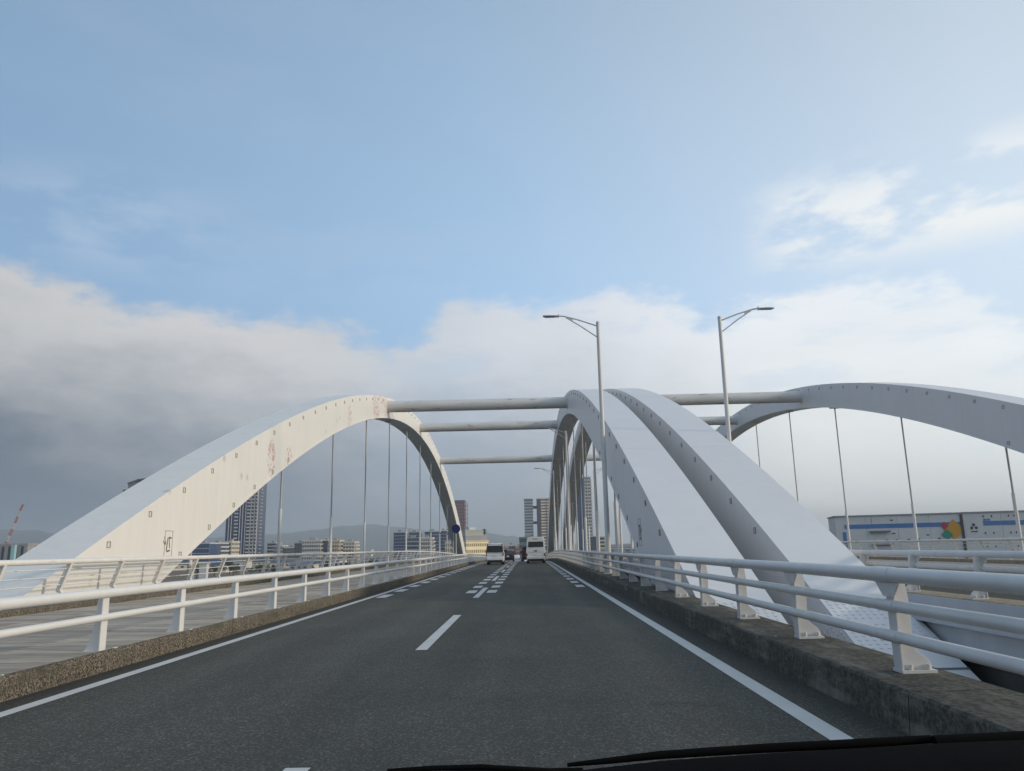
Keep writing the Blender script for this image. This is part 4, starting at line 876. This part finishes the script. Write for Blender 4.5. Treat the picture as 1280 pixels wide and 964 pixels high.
def tree_meshes(seed):
    rnd = random.Random(seed); tr = MB(); tr.tube([(0, 0, 0), (.1, .05, 1.6), (-.05, .1, 3.2), (.1, 0, 4.6)], [.22, .17, .12, .05], 7)
    cr__ = MB(); cl = []
    for _ in range(11):
        a = rnd.uniform(0, 6.28); rr = rnd.uniform(.3, 1.7); z = rnd.uniform(2.4, 5.4); cl.append((Vector((rr * math.cos(a), rr * math.sin(a), z)), rnd.uniform(.6, 1.1)))
        tr.tube([(0, 0, z * .55), cl[-1][0]], [.07, .02], 5)
    for c, r_ in cl:
        for _ in range(60):
            d = Vector((rnd.gauss(0, 1), rnd.gauss(0, 1), rnd.gauss(0, .8))).normalized() * r_ * rnd.uniform(.5, 1.05); p_ = c + d; s_ = rnd.uniform(.16, .32)
            a = Vector((rnd.gauss(0, 1), rnd.gauss(0, 1), rnd.gauss(0, 1))).normalized(); b_ = a.orthogonal().normalized()
            cr__.add([p_ + a * s_, p_ + b_ * s_ * .6, p_ - a * s_, p_ - b_ * s_ * .6], [(0, 1, 2, 3)])
    a = tr.mesh('trunk'); a.materials.append(bark); b2 = cr__.mesh('crown'); b2.materials.append(leafm); return a, b2
tms = [tree_meshes(i) for i in range(3)]
for i in range(34):
    Yy = random.uniform(330, 420); az = random.uniform(-26, -6) if i < 26 else random.uniform(7, 12)
    t = thing('tree', 'dark green tree on the far waterfront' if az < 0 else 'dark green tree below the elevated road', 'tree', (math.tan(R(az)) * Yy, Yy, GZ), random.uniform(0, 6), 'waterfront trees beyond the parapet' if az < 0 else 'trees below the elevated road')
    a, b2 = tms[i % 3]; s_ = random.uniform(.6, 1.15); t.scale = (s_ * 1.3, s_ * 1.3, s_)
    for nm, me in (('trunk', a), ('crown', b2)): o_ = bpy.data.objects.new(nm, me); COL.objects.link(o_); o_.parent = t

# ------------------------------------------------------------------ own car: cowl and wipers at the foot of the windscreen
cow = mat('cowl_black', (0.006, 0.0055, 0.006), .9, .2, 20, spec=.02); wip = mat('wiper_rubber', (0.006, 0.006, 0.006), .85, .1, 20, spec=.03)
edge_pts = [(-.62, 1.06), (-.4, 1.082), (-.2, 1.100), (-.08, 1.109), (.0, 1.1145), (.07, 1.121), (.127, 1.1262), (.227, 1.131), (.335, 1.135), (.40, 1.1375), (.474, 1.139), (.60, 1.138), (.8, 1.132)]
t = thing('car_cowl', 'black cowl panel of the camera car along the bottom edge', 'car cowl', (.1, .7, 1.05))
q = MB(); secs = [(.84, -.03), (.82, -.006), (.80, 0), (.74, -.004), (.64, -.016), (.50, -.045), (.50, -.08), (.84, -.08)]; n = len(secs)
vs = [(x, yy, z + dz_) for x, z in edge_pts for yy, dz_ in secs]
q.add(vs, [(i * n + j, i * n + (j + 1) % n, (i + 1) * n + (j + 1) % n, (i + 1) * n + j) for i in range(len(edge_pts) - 1) for j in range(n)], True); q.add(vs[:n], [tuple(range(n))]); q.add(vs[-n:], [tuple(range(n))])
q.build('panel', cow, t)
t = thing('windscreen_wiper', 'black wiper lying along the windscreen foot, bottom right', 'wiper', (.3, .86, 1.12), 0, 'wipers of the camera car')
pts = [(.035, .845, 1.112), (.0724, .84, 1.1162), (.127, .838, 1.1215), (.227, .836, 1.1265), (.335, .834, 1.1305), (.40, .832, 1.1335)]
MB().tube(pts, [.002, .003, .004, .0045, .0045, .004], 8).build('blade', wip, t)
MB().tube([(.40, .826, 1.1325), (.50, .822, 1.1345), (.62, .815, 1.130)], [.006, .008, .010], 8).build('arm', wip, t)
t = thing('windscreen_wiper', 'thin second wiper tip at the bottom centre edge', 'wiper', (-.05, .86, 1.1), 0, 'wipers of the camera car')
MB().tube([(-.145, .82, 1.1152), (-.10, .82, 1.1175), (-.0515, .82, 1.1180), (0.018, .82, 1.1132), (.04, .82, 1.106)], .0026, 8).build('blade', wip, t)
MB().tube([(-.16, .835, 1.105), (-.05, .835, 1.108), (.05, .835, 1.108)], .004, 8).build('arm', wip, t)

# ------------------------------------------------------------------ haze
HAZE = 2.5e-4
hz = MB(); hz.box(-6950, 6950, -6850, 6850, -10.0, 230.0)
hm_ = bpy.data.materials.new('haze_air'); hm_.use_nodes = True; nt = hm_.node_tree; nt.nodes.clear()
o_ = nt.nodes.new('ShaderNodeOutputMaterial'); pvn = nt.nodes.new('ShaderNodeVolumePrincipled')
pvn.inputs['Color'].default_value = (0.88, 0.945, 1.0, 1); pvn.inputs['Density'].default_value = HAZE; pvn.inputs['Anisotropy'].default_value = 0.3
nt.links.new(pvn.outputs[0], o_.inputs['Volume'])
tag(hz.build('haze', hm_), 'thin bluish haze filling the air over the town', kind='stuff')
